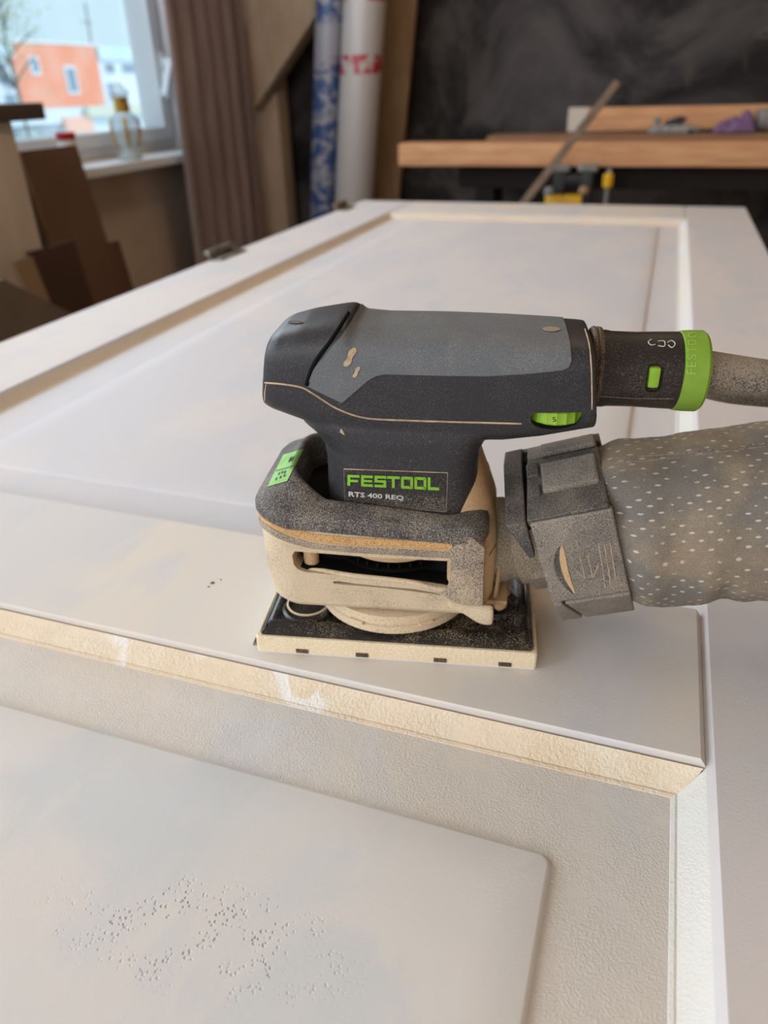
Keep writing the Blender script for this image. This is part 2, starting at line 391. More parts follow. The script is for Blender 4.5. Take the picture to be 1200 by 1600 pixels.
# ------------------------------------------------------------------ outside
EX = -40.0
def ex(px, py, x=EX): return at_x(px, py, x)
M['orange_wall'] = plain('orange_render', (255, 166, 134), .9, (255, 182, 156), .5)
M['pale_blue'] = plain('pale_blue_cladding', (214, 240, 250), .8, (226, 246, 252), .6)
M['pale_white'] = plain('pale_render', (240, 248, 255), .9)
M['ext_glass'] = plain('far_window_glass', (150, 168, 184), .2)
M['snow'] = plain('pale_flat_roof', (226, 242, 252), .8, (236, 246, 252), .4)
M['grey_stair'] = plain('grey_metal_far', (112, 116, 122), .6)
M['pinkwall'] = plain('pink_wall', (255, 206, 188), .9)
GZ = -9.0
tag(box('ground', -90, -3, -30, 120, GZ - .2, GZ, plain('outdoor_ground', (236, 240, 244), .95, (226, 230, 234), .3)), **ST)
def facade(name, x, pxs, ztop, depth, mat, label, cat='building'):
    a, b2 = ex(pxs[0], 120, x).y, ex(pxs[1], 120, x).y
    r = empty(name, (x - depth / 2, (a + b2) / 2, GZ)); tag(r, label, cat)
    L = r.location
    box('wall', -depth / 2, depth / 2, a - L.y, b2 - L.y, 0, ztop - GZ, mat, r)
    return r, a, b2
def ewin(r, x, p0, p1, fr=.16):
    A, B = ex(*p0, x), ex(*p1, x); L = r.location; y0, y1, z0, z1 = A.y - L.y, B.y - L.y, B.z - L.z, A.z - L.z; X = x - L.x
    wf = box('window', X - .05, X + .10, y0 - fr, y1 + fr, z0 - fr, z1 + fr, M['pale_white'], r)
    box('pane', X + .08, X + .13, y0, y1, z0, z1, M['ext_glass'], wf)
    return wf
top = ex(85, 69).z
r, a, b2 = facade('apartment_building', EX, (27, 156), top, 8, M['orange_wall'], 'orange rendered apartment building with two white framed windows')
ewin(r, EX, (46, 92), (60, 113)); ewin(r, EX, (101, 107), (121, 143))
box('parapet', -4.1, 4.1, a - r.location.y - .1, b2 - r.location.y + .1, top - GZ, top - GZ + .15, M['pale_white'], r)
r, a, b2 = facade('apartment_building', EX - 1, (157, 262), ex(175, 73, EX - 1).z, 8, M['pale_white'], 'pale blue flat roofed building right of the orange building')
L = r.location; box('fascia', 4.0, 4.25, a - L.y, b2 - L.y, ex(175, 94, EX - 1).z - GZ, ex(175, 74, EX - 1).z - GZ, M['pale_blue'], r)
ewin(r, EX - 1, (162, 99), (178, 114)); ewin(r, EX - 1, (188, 99), (212, 114)); ewin(r, EX - 1, (166, 130), (180, 158))
r, a, b2 = facade('apartment_building', EX, (-90, 24), ex(5, 66, EX).z, 8, M['pale_white'], 'pale building with a diagonal outside stair, left of the orange building')
L = r.location; box('fascia', 4.0, 4.3, a - L.y, b2 - L.y, ex(5, 90, EX).z - GZ, ex(5, 67, EX).z - GZ, M['pale_blue'], r)
p, q = ex(-25, 70, EX + .4), ex(24, 137, EX + .4); bar('stair_rail', p - L, q - L, .25, .3, M['grey_stair'], r, up=(1, 0, 0), bev=0)
ewin(r, EX, (4, 148), (26, 166)); ewin(r, EX, (-12, 98), (14, 130), .1)
zr = ex(100, 170, -30).z
r = empty('low_building', (-30, ex(100, 190, -30).y, GZ)); tag(r, 'low pale flat roofed building with a pink wall below the orange building', 'building'); L = r.location
y0, y1 = ex(-60, 190, -29).y - L.y, ex(260, 190, -29).y - L.y
box('wall', -3, 1, y0, y1, 0, zr - GZ - .6, M['pale_white'], r); box('roof', -3.3, 1.3, y0, y1, zr - GZ - .6, zr - GZ, M['snow'], r)
A, B = ex(101, 184, -28.5), ex(149, 208, -28.5); box('pink_panel', 1.3, 1.5, A.y - L.y, B.y - L.y, B.z - GZ, A.z - GZ, M['pinkwall'], r)
A, B = ex(135, 166, -28.4), ex(240, 176, -28.4); box('roof_edge', 1.35, 1.7, A.y - L.y, B.y - L.y, B.z - GZ, A.z - GZ, plain('cream_roof_edge', (228, 228, 212), .8), r)
A, B = ex(15, 206, -28.4), ex(95, 216, -28.4); box('parked_vehicle_row', 1.3, 2.0, A.y - L.y, B.y - L.y, B.z - GZ - 1, A.z - GZ, plain('grey_low_wall', (150, 160, 168), .8, (190, 200, 206), 1.5), r)
p = ex(140, 58, -41); t_ = ex(133, 4, -41)
mast = empty('antenna_mast', (-41, p.y, p.z - 1)); tag(mast, 'thin antenna mast rising above the orange building roof', 'mast')
tube('pole', [(0, 0, 0), (0, t_.y - p.y, t_.z - p.z + 1)], .06, M['grey_stair'], mast); tube('cross_arm', [(0, -.6, 1.9), (0, .6, 1.9)], .03, M['grey_stair'], mast)
# tree at the upper left of the pane
tp = ex(-2, 22, -16)
tree = empty('leafy_tree', (-16, tp.y, GZ)); tag(tree, 'pale sparse tree top showing in the upper left of the window', 'tree')
M['bark'] = plain('bark', (120, 112, 100), .9); M['leafm'] = plain('pale_leaves', (190, 200, 170), .8, (210, 214, 196), 3)
hz = tp.z - GZ
tube('trunk', spline([(0, 0, 0), (.1, .05, hz * .5), (0, 0, hz * .85), (.05, .05, hz + .3)]), [.06 - .0018 * i for i in range(25)], M['bark'], tree)
for k in range(9):
    a = k * 2.4; z = hz - 1.2 + .2 * k
    tube('branch', spline([(0, 0, z - .3), (.35 * math.cos(a), .35 * math.sin(a), z), (.8 * math.cos(a), .8 * math.sin(a), z + .3)], 4), [.03 - .002 * i for i in range(9)], M['bark'], tree, 5)
vs, fs = [], []
for k in range(700):
    c = Vector((random.gauss(0, .45), random.gauss(0, .45), hz + random.gauss(0, .55))); s = random.uniform(.03, .07)
    d1 = Vector((random.gauss(0, 1), random.gauss(0, 1), random.gauss(0, 1))).normalized(); d2 = d1.orthogonal().normalized(); i = len(vs)
    vs += [c - d1 * s, c + d2 * s * .5, c + d1 * s, c - d2 * s * .5]; fs.append((i, i + 1, i + 2, i + 3))
tag(mesh('foliage', vs, fs, M['leafm'], tree), kind='stuff')

# ================================================================== DOOR ON TRESTLES
door = empty('panel_door', (-.254, .76, -.04)); tag(door, 'large cream white panelled door lying flat as the work surface', 'door')
DO = door.location
def dv(x, y, z): return (x - DO.x, y - DO.y, z - DO.z)
DX0, DX1, DY0, DY1 = -.673, .165, -.26, 1.78
SL, SR = -.553, .0515                        # inner edges of the stiles
RN, RF, RT, RB = .2345, .337, 1.612, -.12    # lock rail near / far edge, top rail edge, bottom rail edge
def door_prism(name, poly, axis, a, b, mat, bev=0):
    o = prism(name, poly, axis, a, b, mat, None, bev)
    o.data.transform(Matrix.Translation(-DO)); o.parent = door
    return o
CH = .0028
door_prism('stile', [(SR, 0), (SR - CH, -.0036), (SR - CH, -.04), (DX1, -.04), (DX1, -.0015), (DX1 - .0015, 0)], 'y', DY0, DY1, M['stile'])
door_prism('stile', [(SL, 0), (SL + CH, -.0036), (SL + CH, -.04), (DX0, -.04), (DX0, -.0015), (DX0 + .0015, 0)], 'y', DY0, DY1, M['stile'])
def rail(y0, y1, mat):
    c = .0004; e = .0032
    def ring(z, ins, ine): return [dv(SL + ine, y0 + ins, z), dv(SR - ine, y0 + ins, z), dv(SR - ine, y1 - ins, z), dv(SL + ine, y1 - ins, z)]
    return loft('rail', [ring(-.04, 0, CH), ring(-.0036, 0, CH + .0001), ring(-.0012, 0, CH + .0016), ring(0, c, CH + .0025)], mat, door, smooth=False)
rail(RN, RF, M['rail']); rail(RT, DY1, M['rail']); rail(DY0, RB, M['rail'])
PROF_RAIL = [(0, -.0044), (.0007, -.0044), (.0011, -.0032), (.0022, -.0054), (.004, -.0071), (.008, -.0104), (.0095, -.0114), (.0104, -.0112), (.0118, -.0116), (.0124, -.0125)]
PROF_SIDE = [(0, -.0036), (.0007, -.0042), (.0011, -.0046), (.0022, -.0056), (.004, -.0072), (.008, -.0104), (.0095, -.0114), (.0104, -.0112), (.0118, -.0116), (.0124, -.0125)]
def frame_set(x0, x1, y0, y1, mats):
    """four mitred moulding strips; mats: left, bottom(near), right, top(far)"""
    PROF = PROF_RAIL; R_ = [[(x0 + o, y0 + o), (x1 - o, y0 + o), (x1 - o, y1 - o), (x0 + o, y1 - o)] for o, z in PROF]
    for side, (i, j) in enumerate(((3, 0), (0, 1), (1, 2), (2, 3))):
        N = 24 if side in (1, 3) else 48; vs, fs = [], []; PROF = PROF_RAIL if side in (1, 3) else PROF_SIDE
        for k, (o, z) in enumerate(PROF):
            A, B = R_[k][i], R_[k][j]
            for s in range(N + 1):
                t = s / N; vs.append(dv(A[0] + (B[0] - A[0]) * t, A[1] + (B[1] - A[1]) * t, z))
        for k in range(len(PROF) - 1):
            for s in range(N):
                q = k * (N + 1) + s; fs.append((q, q + 1, q + N + 2, q + N + 1))
        # closing underside
        n0 = len(vs)
        for (x, y) in (R_[0][i], R_[0][j], R_[-1][j], R_[-1][i]): vs.append(dv(x, y, -.02))
        fs.append((n0, n0 + 1, n0 + 2, n0 + 3))
        o = mesh('moulding', vs, fs, mats[side], door)
        bm = bmesh.new(); bm.from_mesh(o.data); bmesh.ops.recalc_face_normals(bm, faces=bm.faces); bm.to_mesh(o.data); bm.free()
        for f in o.data.polygons:
            if f.normal.z < 0 and len(f.vertices) == 4 and f.index < len(fs) - 1: f.flip()
        sharpen(o, 24)
def panel(x0, x1, y0, y1, fx0, fx1, fy0, fy1, mat_field, mat_floor, rad):
    t = -.0125
    f = box('panel_ground', x0 - DO.x - .003, x1 - DO.x + .003, y0 - DO.y - .003, y1 - DO.y + .003, -.030 - DO.z, t - DO.z + .0006, mat_floor, door)
    def ring(ins, z):
        return [dv(p[0], p[1], z) for p in rrect(fx0 + ins, fx1 - ins, fy0 + ins, fy1 - ins, max(rad - ins, .0005), max(rad - ins, .0005), 8)]
    loft('raised_field', [ring(-.0014, t - .0005), ring(-.0013, t + .0006), ring(-.0003, -.0104), ring(.0003, -.0099), ring(.0010, -.0097), ring(.02, -.0097)], mat_field, door, cap0=False, sharp=60)
X0, X1 = SL + CH, SR - CH
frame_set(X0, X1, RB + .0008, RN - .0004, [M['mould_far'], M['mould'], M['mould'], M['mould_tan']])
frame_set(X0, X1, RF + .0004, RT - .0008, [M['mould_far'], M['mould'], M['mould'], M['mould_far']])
panel(X0, X1, RB, RN, -.50, -.0047, -.06, .1804, M['field_near'], M['recess'], .0042)
panel(X0, X1, RF, RT, -.489, .0005, .3866, 1.578, M['field_far'], M['field_far'], .004)
for (px, py, r_) in ((332, 911, .0011), (326, 917, .0005), (345, 906, .0004)):
    d_ = cam_dir(px, py); P_ = CAM + d_ * (-CAM.z / d_.z)
    lathe('paint_chip', [(r_, 0), (r_ * 1.15, .0002), (r_ * .5, .0005)], dv(P_.x, P_.y, 0), (0, 0, 1), M['core_dark'], door, 7)
# hinges on the left edge
M['steel'] = plain('old_steel', (120, 112, 104), .45, (150, 144, 136), 60, metal=.8)
M['rust'] = plain('brown_steel', (104, 86, 68), .6, (130, 110, 88), 80, metal=.4)
def hinge(yc, ln, m, knuckle):
    hg = box('hinge', DX0 - .004 - DO.x, DX0 + .022 - DO.x, yc - ln / 2 - DO.y, yc + ln / 2 - DO.y, -DO.z, .003 - DO.z, m, door, .0008)
    for k in range(3):
        y = yc - ln / 2 + ln * (k + .5) / 3
        o = lathe('knuckle', [(.0, -.001), (.007, 0), (.007, ln / 3 - .002), (.0, ln / 3 - .001)], dv(DX0 - .004, y - ln / 6, .008), (0, 1, 0), m, hg, 14)
    for k in (-1, 1):
        lathe('screw', [(.0035, 0), (.0028, .0012)], dv(DX0 + .012, yc + k * ln * .25, .003), (0, 0, 1), M['rust'], hg, 10)
hinge(1.115, .085, M['steel'], 1); hinge(1.645, .06, M['rust'], 1)

M['pine'] = plain('pine', (196, 152, 104), .7, (178, 132, 86), 9, stretch=(1, 8, 8), bump=.05)
def trestle(y, label):
    r = empty('trestle', (-.25, y, FZ)); tag(r, label, 'trestle', 'trestles under the door')
    box('beam', -.45, .45, -.035, .035, -.04 - .09 - FZ, -.04 - FZ, M['pine'], r, .003)
    for sx in (-1, 1):
        for sy in (-1, 1): bar('leg', (sx * .36, sy * .02, -.14 - FZ), (sx * .42, sy * .24, 0.0), .06, .03, M['pine'], r, up=(1, 0, 0))
        bar('brace', (sx * .40, -.15, .32), (sx * .40, .15, .32), .02, .06, M['pine'], r)
trestle(1.42, 'pine trestle carrying the far end of the door'); trestle(.05, 'pine trestle carrying the near end of the door')
# ================================================================== SANDER (local frame in millimetres / 1000)
SC = Vector((-.0973668, .2927401, 0)); SA = math.radians(11.666144)
SM = Matrix.Translation(SC) @ Matrix.Rotation(SA, 4, 'Z'); SMI = SM.inverted()
CAML = SMI @ CAM; SROT = SMI.to_3x3()
def ray(px, py): return (SROT @ cam_dir(px, py)).normalized()
def mm(*p): return Vector((p[0] / 1000, p[1] / 1000, p[2] / 1000))
def sroot(name, label, cat):
    r = empty(name, SC, SA); tag(r, label, cat); return r
sander = sroot('orbital_sander', 'dusty black and grey palm sander with green lettering standing on the door', 'power tool')
S = sander
def bvh(*objs):
    vs, fs = [], []
    for o in objs:
        k = len(vs); vs += [v.co.copy() for v in o.data.vertices]; fs += [tuple(i + k for i in p.vertices) for p in o.data.polygons]
    return BVHTree.FromPolygons(vs, fs)
def hit(tree, px, py):
    p, n, i, d = tree.ray_cast(CAML, ray(px, py))
    if p is None: return None, None
    return p, (n if n.dot(ray(px, py)) < 0 else -n)
def quadmap(q):   # q: tl, tr, br, bl in pixels;  (u right, v down)
    tl, tr, br, bl = q
    return lambda u, v: ((tl[0] * (1 - u) + tr[0] * u) * (1 - v) + (bl[0] * (1 - u) + br[0] * u) * v, (tl[1] * (1 - u) + tr[1] * u) * (1 - v) + (bl[1] * (1 - u) + br[1] * u) * v)
def decal(name, tree, f, mat, parent, off=.0003, nu=10, nv=6, u0=0, u1=1, v0=0, v1=1):
    """thin sheet laid on a surface"""
    vs, fs = [], []; ok = True
    for j in range(nv + 1):
        for i in range(nu + 1):
            p, n = hit(tree, *f(u0 + (u1 - u0) * i / nu, v0 + (v1 - v0) * j / nv))
            if p is None: ok = False; p, n = (vs[-1] if vs else Vector()), Vector((0, 0, 1)); vs.append(p); continue
            vs.append(p + n * off)
    for j in range(nv):
        for i in range(nu):
            q = j * (nu + 1) + i; fs.append((q, q + 1, q + nu + 2, q + nu + 1))
    if not ok: print('decal miss', name)
    return mesh(name, vs, fs, mat, parent, True)
def strips(name, tree, f, rects, mat, parent, off=.0005):
    """flat print made of rectangles in (u,v)"""
    vs, fs = [], []
    for (a, b, c, d) in rects:
        nu = max(1, int(abs(c - a) * 24)); nv = max(1, int(abs(d - b) * 8)); k = len(vs)
        for j in range(nv + 1):
            for i in range(nu + 1):
                p, n = hit(tree, *f(a + (c - a) * i / nu, b + (d - b) * j / nv))
                if p is None: p, n = Vector(), Vector()
                vs.append(p + n * off)
        for j in range(nv):
            for i in range(nu):
                q = k + j * (nu + 1) + i; fs.append((q, q + 1, q + nu + 2, q + nu + 1))
    return mesh(name, vs, fs, mat, parent, True)
def font_print(name, text, tree, f, mat, parent, off=.0005, bold=0.0):
    cu = bpy.data.curves.new('t', 'FONT'); cu.body = text; cu.resolution_u = 2; cu.offset = bold
    o = bpy.data.objects.new('t', cu); COL.objects.link(o); me = evaluated(o); bpy.data.objects.remove(o)
    xs = [v.co.x for v in me.vertices]; ys_ = [v.co.y for v in me.vertices]; x0, x1, y0, y1 = min(xs), max(xs), min(ys_), max(ys_)
    vs = []; miss = 0
    for v in me.vertices:
        p, n = hit(tree, *f((v.co.x - x0) / (x1 - x0), 1 - (v.co.y - y0) / (y1 - y0)))
        miss += p is None
        vs.append(p + n * off if p is not None else Vector())
    if miss: return None
    return mesh(name, vs, [tuple(p.vertices) for p in me.polygons], mat, parent)
def line_on(name, tree, pts, rad, mat, parent, n=6, sub=6):
    out = []
    P = spline([(x, y, 0) for x, y in pts], sub) if len(pts) > 2 else [Vector((pts[0][0] + (pts[1][0] - pts[0][0]) * k / 12, pts[0][1] + (pts[1][1] - pts[0][1]) * k / 12, 0)) for k in range(13)]
    for q in P:
        p, nn = hit(tree, q.x, q.y)
        if p is not None: out.append(p)
    if len(out) < 2: print('LINE MISS', name, pts[0]); return None
    return tube(name, out, rad, mat, parent, n)

# ---- pad
def prect(x0, x1, y0, y1, r, z, n=5): return [mm(a, b, z) for a, b in rrect(x0, x1, y0, y1, r, r, n)]
PX, PY = 66.5, 40
loft('sanding_sheet', [prect(-PX + .2, PX - .2, -PY + .2, PY - .2, 1.5, 0), prect(-PX + .2, PX - .2, -PY + .2, PY - .2, 1.5, 1.0)], M['sheet'], S)
foam = loft('foam_pad', [prect(-PX, PX, -PY, PY, 1.6, 1.0), prect(-PX, PX, -PY, PY, 1.6, 8.6), prect(-PX + .6, PX - .6, -PY + .6, PY - .6, 1.4, 9.4)], M['foam'], S)
for xn in (-44, -15, 22, 52):
    for sy in (-1, 1):
        box('pad_notch', (xn - 3) / 1000, (xn + 3) / 1000, (sy * PY - .35) / 1000, (sy * PY + .35) / 1000, .0011, .0034, M['gasket'], S)
# paper edge curled out at the left
pts = [(-66.3, 1.2), (-69.5, 1.6), (-68.8, 4.0), (-67.2, 7.5)]
vs = [mm(x, y, z) for y in (-38, 38) for x, z in pts]; fs = [(i, i + 1, i + 5, i + 4) for i in range(3)]
o = mesh('paper_flap', vs, fs, M['sheet'], S); sd = o.modifiers.new('s', 'SOLIDIFY'); sd.thickness = .0003
pl_ = loft('pad_plate', [prect(-64.6, 64.6, -38.2, 38.2, 2, 9.2), prect(-64.6, 64.6, -38.2, 38.2, 2, 10.6), prect(-61.2, 61.2, -33.6, 33.6, 2.5, 13.6), prect(-59.8, 59.8, -32.4, 32.4, 2.5, 13.9), prect(-58.2, 58.2, -31.0, 31.0, 2.5, 13.6), prect(-56.5, 56.5, -29.4, 29.4, 2.5, 12.0)], M['plate'], S, sharp=30)
for sx in (-1, 1):
    tube('edge_rod', [mm(sx * 62.2, -36.0, 12.4), mm(sx * 62.6, 0, 12.8), mm(sx * 62.2, 36.0, 12.4)], .00075, M['frame'], S, 8)
lathe('screw_boss', [(.0125, .0), (.0120, .0022), (.0108, .0030), (.0085, .0012), (.0, .0010)], mm(-45, -21, 11.6), (0, 0, 1), M['plate'], S, 32)
lathe('boss_dust_ring', [(.0104, .0), (.0107, .0006), (.0097, .0009)], mm(-45, -18, 13.9), (0, 0, 1), M['disc'], S, 32, 35, False)
lathe('screw_boss', [(.0125, .0), (.0120, .0022), (.0108, .0030), (.0085, .0012), (.0, .0010)], mm(47, -8, 11.6), (0, 0, 1), M['plate'], S, 32)
# turntable disc
lathe('turntable', [(.0365, 0), (.0380, .0008), (.0380, .0042), (.0376, .0046), (.0370, .0048), (.0370, .0051), (.0376, .0054), (.0368, .0095), (.030, .0105)], mm(-3, -1, 14.4), (0, 0, 1), M['disc'], S, 64)
for a in (-112, -62):
    c = Vector((-3 + 38.3 * math.cos(math.radians(a)), -1 + 38.0 * math.sin(math.radians(a)), 19.4))
    o = from_bm('turntable_clip', box_bm(-.0035, .0035, -.0008, .0008, -.0009, .0009, .0003), M['disc'], S); o.location = c / 1000; o.rotation_euler = (0, 0, math.radians(a + 90))
for k, (x, y, rr) in enumerate(((49, -14, 3.4), (45, -6, 2.8), (52, -4, 2.2), (43, -17, 2.5), (47, 2, 3))):
    bm = bmesh.new(); bmesh.ops.create_icosphere(bm, subdivisions=2, radius=rr / 1000)
    for v in bm.verts: v.co = v.co * (1 + .25 * noise.noise(v.co * 900 + Vector((k, 0, 0)))) + mm(x, y, 16 + rr * .4)
    from_bm('dust_clump', bm, M['tan'], S, True)

# ---- lower housing
def lift(x): return 7.0 * sm((-26 - x) / 36)
def hring(x0, x1, y, rl, rr, z, lf=0.0):
    return [mm(a, b, z + lf * lift(a)) for a, b in rrect(x0, x1, -y, y, rl, rr, 12)]
lower = loft('lower_housing', [hring(-52, 36, 28, 14, 8, 25.5), hring(-57.5, 39.5, 34.6, 15, 9, 26.2), hring(-59.8, 40.4, 36.2, 17, 9, 28.5), hring(-61.5, 40.8, 37.0, 17, 9, 40), hring(-62, 41, 37.0, 17, 9, 55.6, .8), hring(-61.5, 40.5, 36.2, 17, 9, 56.4, .9), hring(-61.2, 40.5, 36.0, 17, 9, 65, 1), hring(-55, 36, 32, 15, 8, 66, 1)], M['body'], S, sharp=28)
def slot_poly(p, r=2.5): return p
cut = prism('cut', [tuple(v / 1000 for v in q) for q in [(-43.5, 57.2), (-45, 55), (-44.6, 50), (-43, 47.6), (-39.5, 46.2), (-3.6, 44.6), (10, 43.6), (24.6, 41.6), (25.2, 43), (25.2, 55.0), (24.4, 56.0), (-8.9, 56.0), (-25, 56.6)]], 'y', -.06, -.012, None)
boolean(lower, cut)
cut = prism('cut', [tuple(v / 1000 for v in q) for q in [(-27, 41.9), (-24, 42.2), (-16, 41.2), (-4, 40.6), (10, 40.0), (20, 38.4), (23, 37.4), (20, 37.6), (8, 38.7), (-4, 39.8), (-16, 40.2), (-24, 40.4), (-27, 40.7)]], 'y', -.06, -.028, None)
boolean(lower, cut)
sharpen(lower, 28)
LOWT = bvh(lower)
# orange dusty ledge under the rim
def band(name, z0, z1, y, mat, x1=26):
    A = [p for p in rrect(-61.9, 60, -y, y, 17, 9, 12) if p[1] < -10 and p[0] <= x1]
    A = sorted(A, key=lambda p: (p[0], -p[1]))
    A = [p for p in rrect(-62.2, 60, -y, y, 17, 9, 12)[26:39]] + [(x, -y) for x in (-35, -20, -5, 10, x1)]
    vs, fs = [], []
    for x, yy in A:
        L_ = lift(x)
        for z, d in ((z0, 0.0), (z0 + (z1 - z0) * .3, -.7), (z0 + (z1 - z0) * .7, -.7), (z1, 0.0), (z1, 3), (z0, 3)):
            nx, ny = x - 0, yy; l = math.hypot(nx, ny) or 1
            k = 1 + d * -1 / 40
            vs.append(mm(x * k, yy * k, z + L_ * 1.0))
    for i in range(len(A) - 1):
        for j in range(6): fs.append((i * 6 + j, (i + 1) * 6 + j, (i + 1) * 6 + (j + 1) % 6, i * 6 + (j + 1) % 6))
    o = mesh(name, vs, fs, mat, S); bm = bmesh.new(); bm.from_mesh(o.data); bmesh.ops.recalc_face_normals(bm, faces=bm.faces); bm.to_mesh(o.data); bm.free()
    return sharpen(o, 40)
band('dust_ledge', 61.2, 65.4, 36.4, M['orange'])
band('grey_strip', 57.0, 60.6, 36.3, M['pillar'])  # grey strip running below the dust ledge
# inside the slot; black lining and floor are added as its painted shade
prism('slot_shade_floor', [tuple(v / 1000 for v in q) for q in [(-42, 48.0), (-4, 45.3), (10, 44.3), (25, 42.4), (25, 40), (-42, 44)]], 'y', -.0348, -.026, M['black'], S)
prism('slot_shade_lining', [tuple(v / 1000 for v in q) for q in [(-46, 59), (-46, 40), (27, 38), (27, 59)]], 'y', -.0262, -.0115, M['black'], S)
lathe('motor_can', [(.0, .0), (.0268, .0), (.0268, .0075), (.0, .0076)], mm(-2, -5, 50.2), (0, 0, 1), M['tan'], S, 48)
lathe('fan_disc', [(.0, 0), (.0295, .0), (.0300, .0014), (.0, .0018)], mm(-2, -5, 46.6), (0, 0, 1), M['black'], S, 48)
for k in range(15):
    a = math.radians(200 + k * 10); o = from_bm('fan_blade', box_bm(-.0004, .0004, -.0025, .0, .0, .0020), M['black'], S); o.location = mm(-2 + 29.0 * math.cos(a), -5 + 29.0 * math.sin(a), 48.2); o.rotation_euler = (0, 0, a - math.pi / 2)
lathe('side_post', [(.0035, 0), (.0035, .012)], mm(-38, -30, 46), (0, 0, 1), M['tan'], S, 16)
tube('clamp_wire', spline([mm(-40, -33.5, 46.5), mm(-20, -36.4, 45.6), mm(0, -36.9, 44.6), mm(10, -37.0, 43.6), mm(17, -37.0, 41.6), mm(23, -36.6, 40.2), mm(25, -35.0, 39.8)], 6), .0011, M['disc'], S, 8)
# right pillar and lever
pillar = prism('front_pillar', [tuple(v / 1000 for v in q) for q in [(25.0, 62), (25.6, 59.5), (25.6, 43), (23.6, 40.6), (21, 39.8), (26, 35.5), (30, 33.6), (40.6, 33.0), (40.4, 64), (34, 70)]], 'y', -.0382, -.030, M['pillar'], S, .0009)
lev = loft('clamp_lever', [[mm(x, y, z) for y, z in ring] for x, ring in (
    (24, [(-38.0, 30), (-38.0, 35), (-33, 35), (-33, 30)]), (31, [(-38.6, 28.5), (-38.6, 34.5), (-33, 34.5), (-33, 28.5)]), (36, [(-39.6, 24.8), (-39.6, 34), (-34, 34), (-34, 24.8)]),
    (40, [(-40.6, 22.8), (-40.6, 34.0), (-34.5, 34.0), (-34.5, 22.8)]), (44.5, [(-40.6, 22.6), (-40.6, 34.2), (-34.5, 34.2), (-34.5, 22.6)]), (45.6, [(-39.8, 23.4), (-39.8, 33.4), (-35.2, 33.4), (-35.2, 23.4)]))], M['body'], S, sharp=60)
sb = lev.modifiers.new('s', 'SUBSURF'); sb.levels = 2; sb.render_levels = 2
# rear housing, dusty tan
def rring(x0, x1, y, rl, rr, z): return [mm(a, b, z) for a, b in rrect(x0, x1, -y, y, rl, rr, 10)]
rear = loft('rear_housing', [rring(24, 43.5, 32, 4, 12, 27), rring(24, 45, 34, 4, 13, 32), rring(24, 46, 34.5, 4, 14, 50), rring(24, 45.4, 32.5, 4, 14, 62), rring(22, 44.4, 27, 4, 14, 68), rring(22, 42.0, 25, 4, 14, 76), rring(20, 39.2, 23.5, 4, 14, 84), rring(18, 36.6, 20, 4, 14, 93)], M['tan'], S)
line_on('panel_joint', bvh(rear), [(764, 868), (770, 858), (774, 850)], .0003, M['gasket'], S, 5)

# ---- rim with sloping left end
def rimring(x0, x1, y, rl, rr, zf, zl, k):
    out = []
    for a, b in rrect(x0, x1, -y, y, rl, rr, 14):
        t = lift(a) / 7 * (1 - k) + k * sm((-16 - a) / 32); out.append(mm(a, b, zf + (zl - zf) * t))
    return out
rim = loft('shroud_rim', [rimring(-61, 39, 35, 16, 9, 65.0, 72.0, 0), rimring(-63.0, 41.4, 37.8, 17, 10, 65.0, 72.0, 0), rimring(-63.6, 41.8, 38.3, 17.4, 10, 66.2, 73.4, 0), rimring(-63.4, 41.8, 38.2, 17.4, 10, 69.6, 76.6, 0),
    rimring(-62.0, 41, 37.0, 17, 10, 72.0, 79.2, 0), rimring(-59.0, 39, 34.8, 17, 10, 73.4, 82.4, .2), rimring(-53, 37, 31.5, 18, 11, 74.2, 86.4, .6), rimring(-49.4, 35.6, 29.6, 19, 12, 74.6, 88.4, 1), rimring(-47.6, 34.8, 28.8, 19, 12, 74.6, 88.8, 1), rimring(-46.2, 34.4, 28.2, 19, 12, 74.2, 88.0, 1), rimring(-45.0, 34.2, 27.6, 19, 12, 71, 80, 1), rimring(-44.0, 34.0, 27.4, 19, 12, 62.8, 66, 1)], M['rim'], S, cap0=False, cap1=False, sharp=50)
loft('well_shade_cover', [rimring(-44.5, 34.0, 27.6, 19, 12, 66.2, 73.2, 1), rimring(-40, 30, 22, 17, 12, 66.4, 73.4, 1)], M['black'], S, cap0=False)  # added black cover, paints the deep shade of the gap around the neck
RIMT = bvh(rim)
for q in ((612, 813, 12, 2.6), (702, 822, 11, 4.0)):
    decal('wiped_mark', RIMT, lambda u, v, q=q: (q[0] + q[2] * (2 * u - 1) * math.sqrt(max(0, 1 - (2 * v - 1) ** 2)), q[1] + q[3] * (2 * v - 1)), M['conn_dark'], S, .00025, 8, 6, v0=.02, v1=.98)
st = quadmap([(443, 711), (474, 702), (449, 752), (418, 761)])
stick = decal('warning_sticker', RIMT, st, M['sticker'], S, .00025, 8, 8)
strips('sticker_symbols', RIMT, st, [(.52, .18, .58, .34), (.64, .18, .70, .34), (.05, .515, .95, .535), (.30, .62, .36, .70), (.44, .60, .50, .68), (.58, .62, .66, .70), (.66, .74, .74, .82), (.48, .76, .56, .84), (.28, .78, .34, .86)], M['ink'], stick, .0005)
decal('grey_sticker', RIMT, quadmap([(473, 718), (482, 712), (474, 733), (464, 735)]), M['stickerg'], S, .00025, 4, 4)

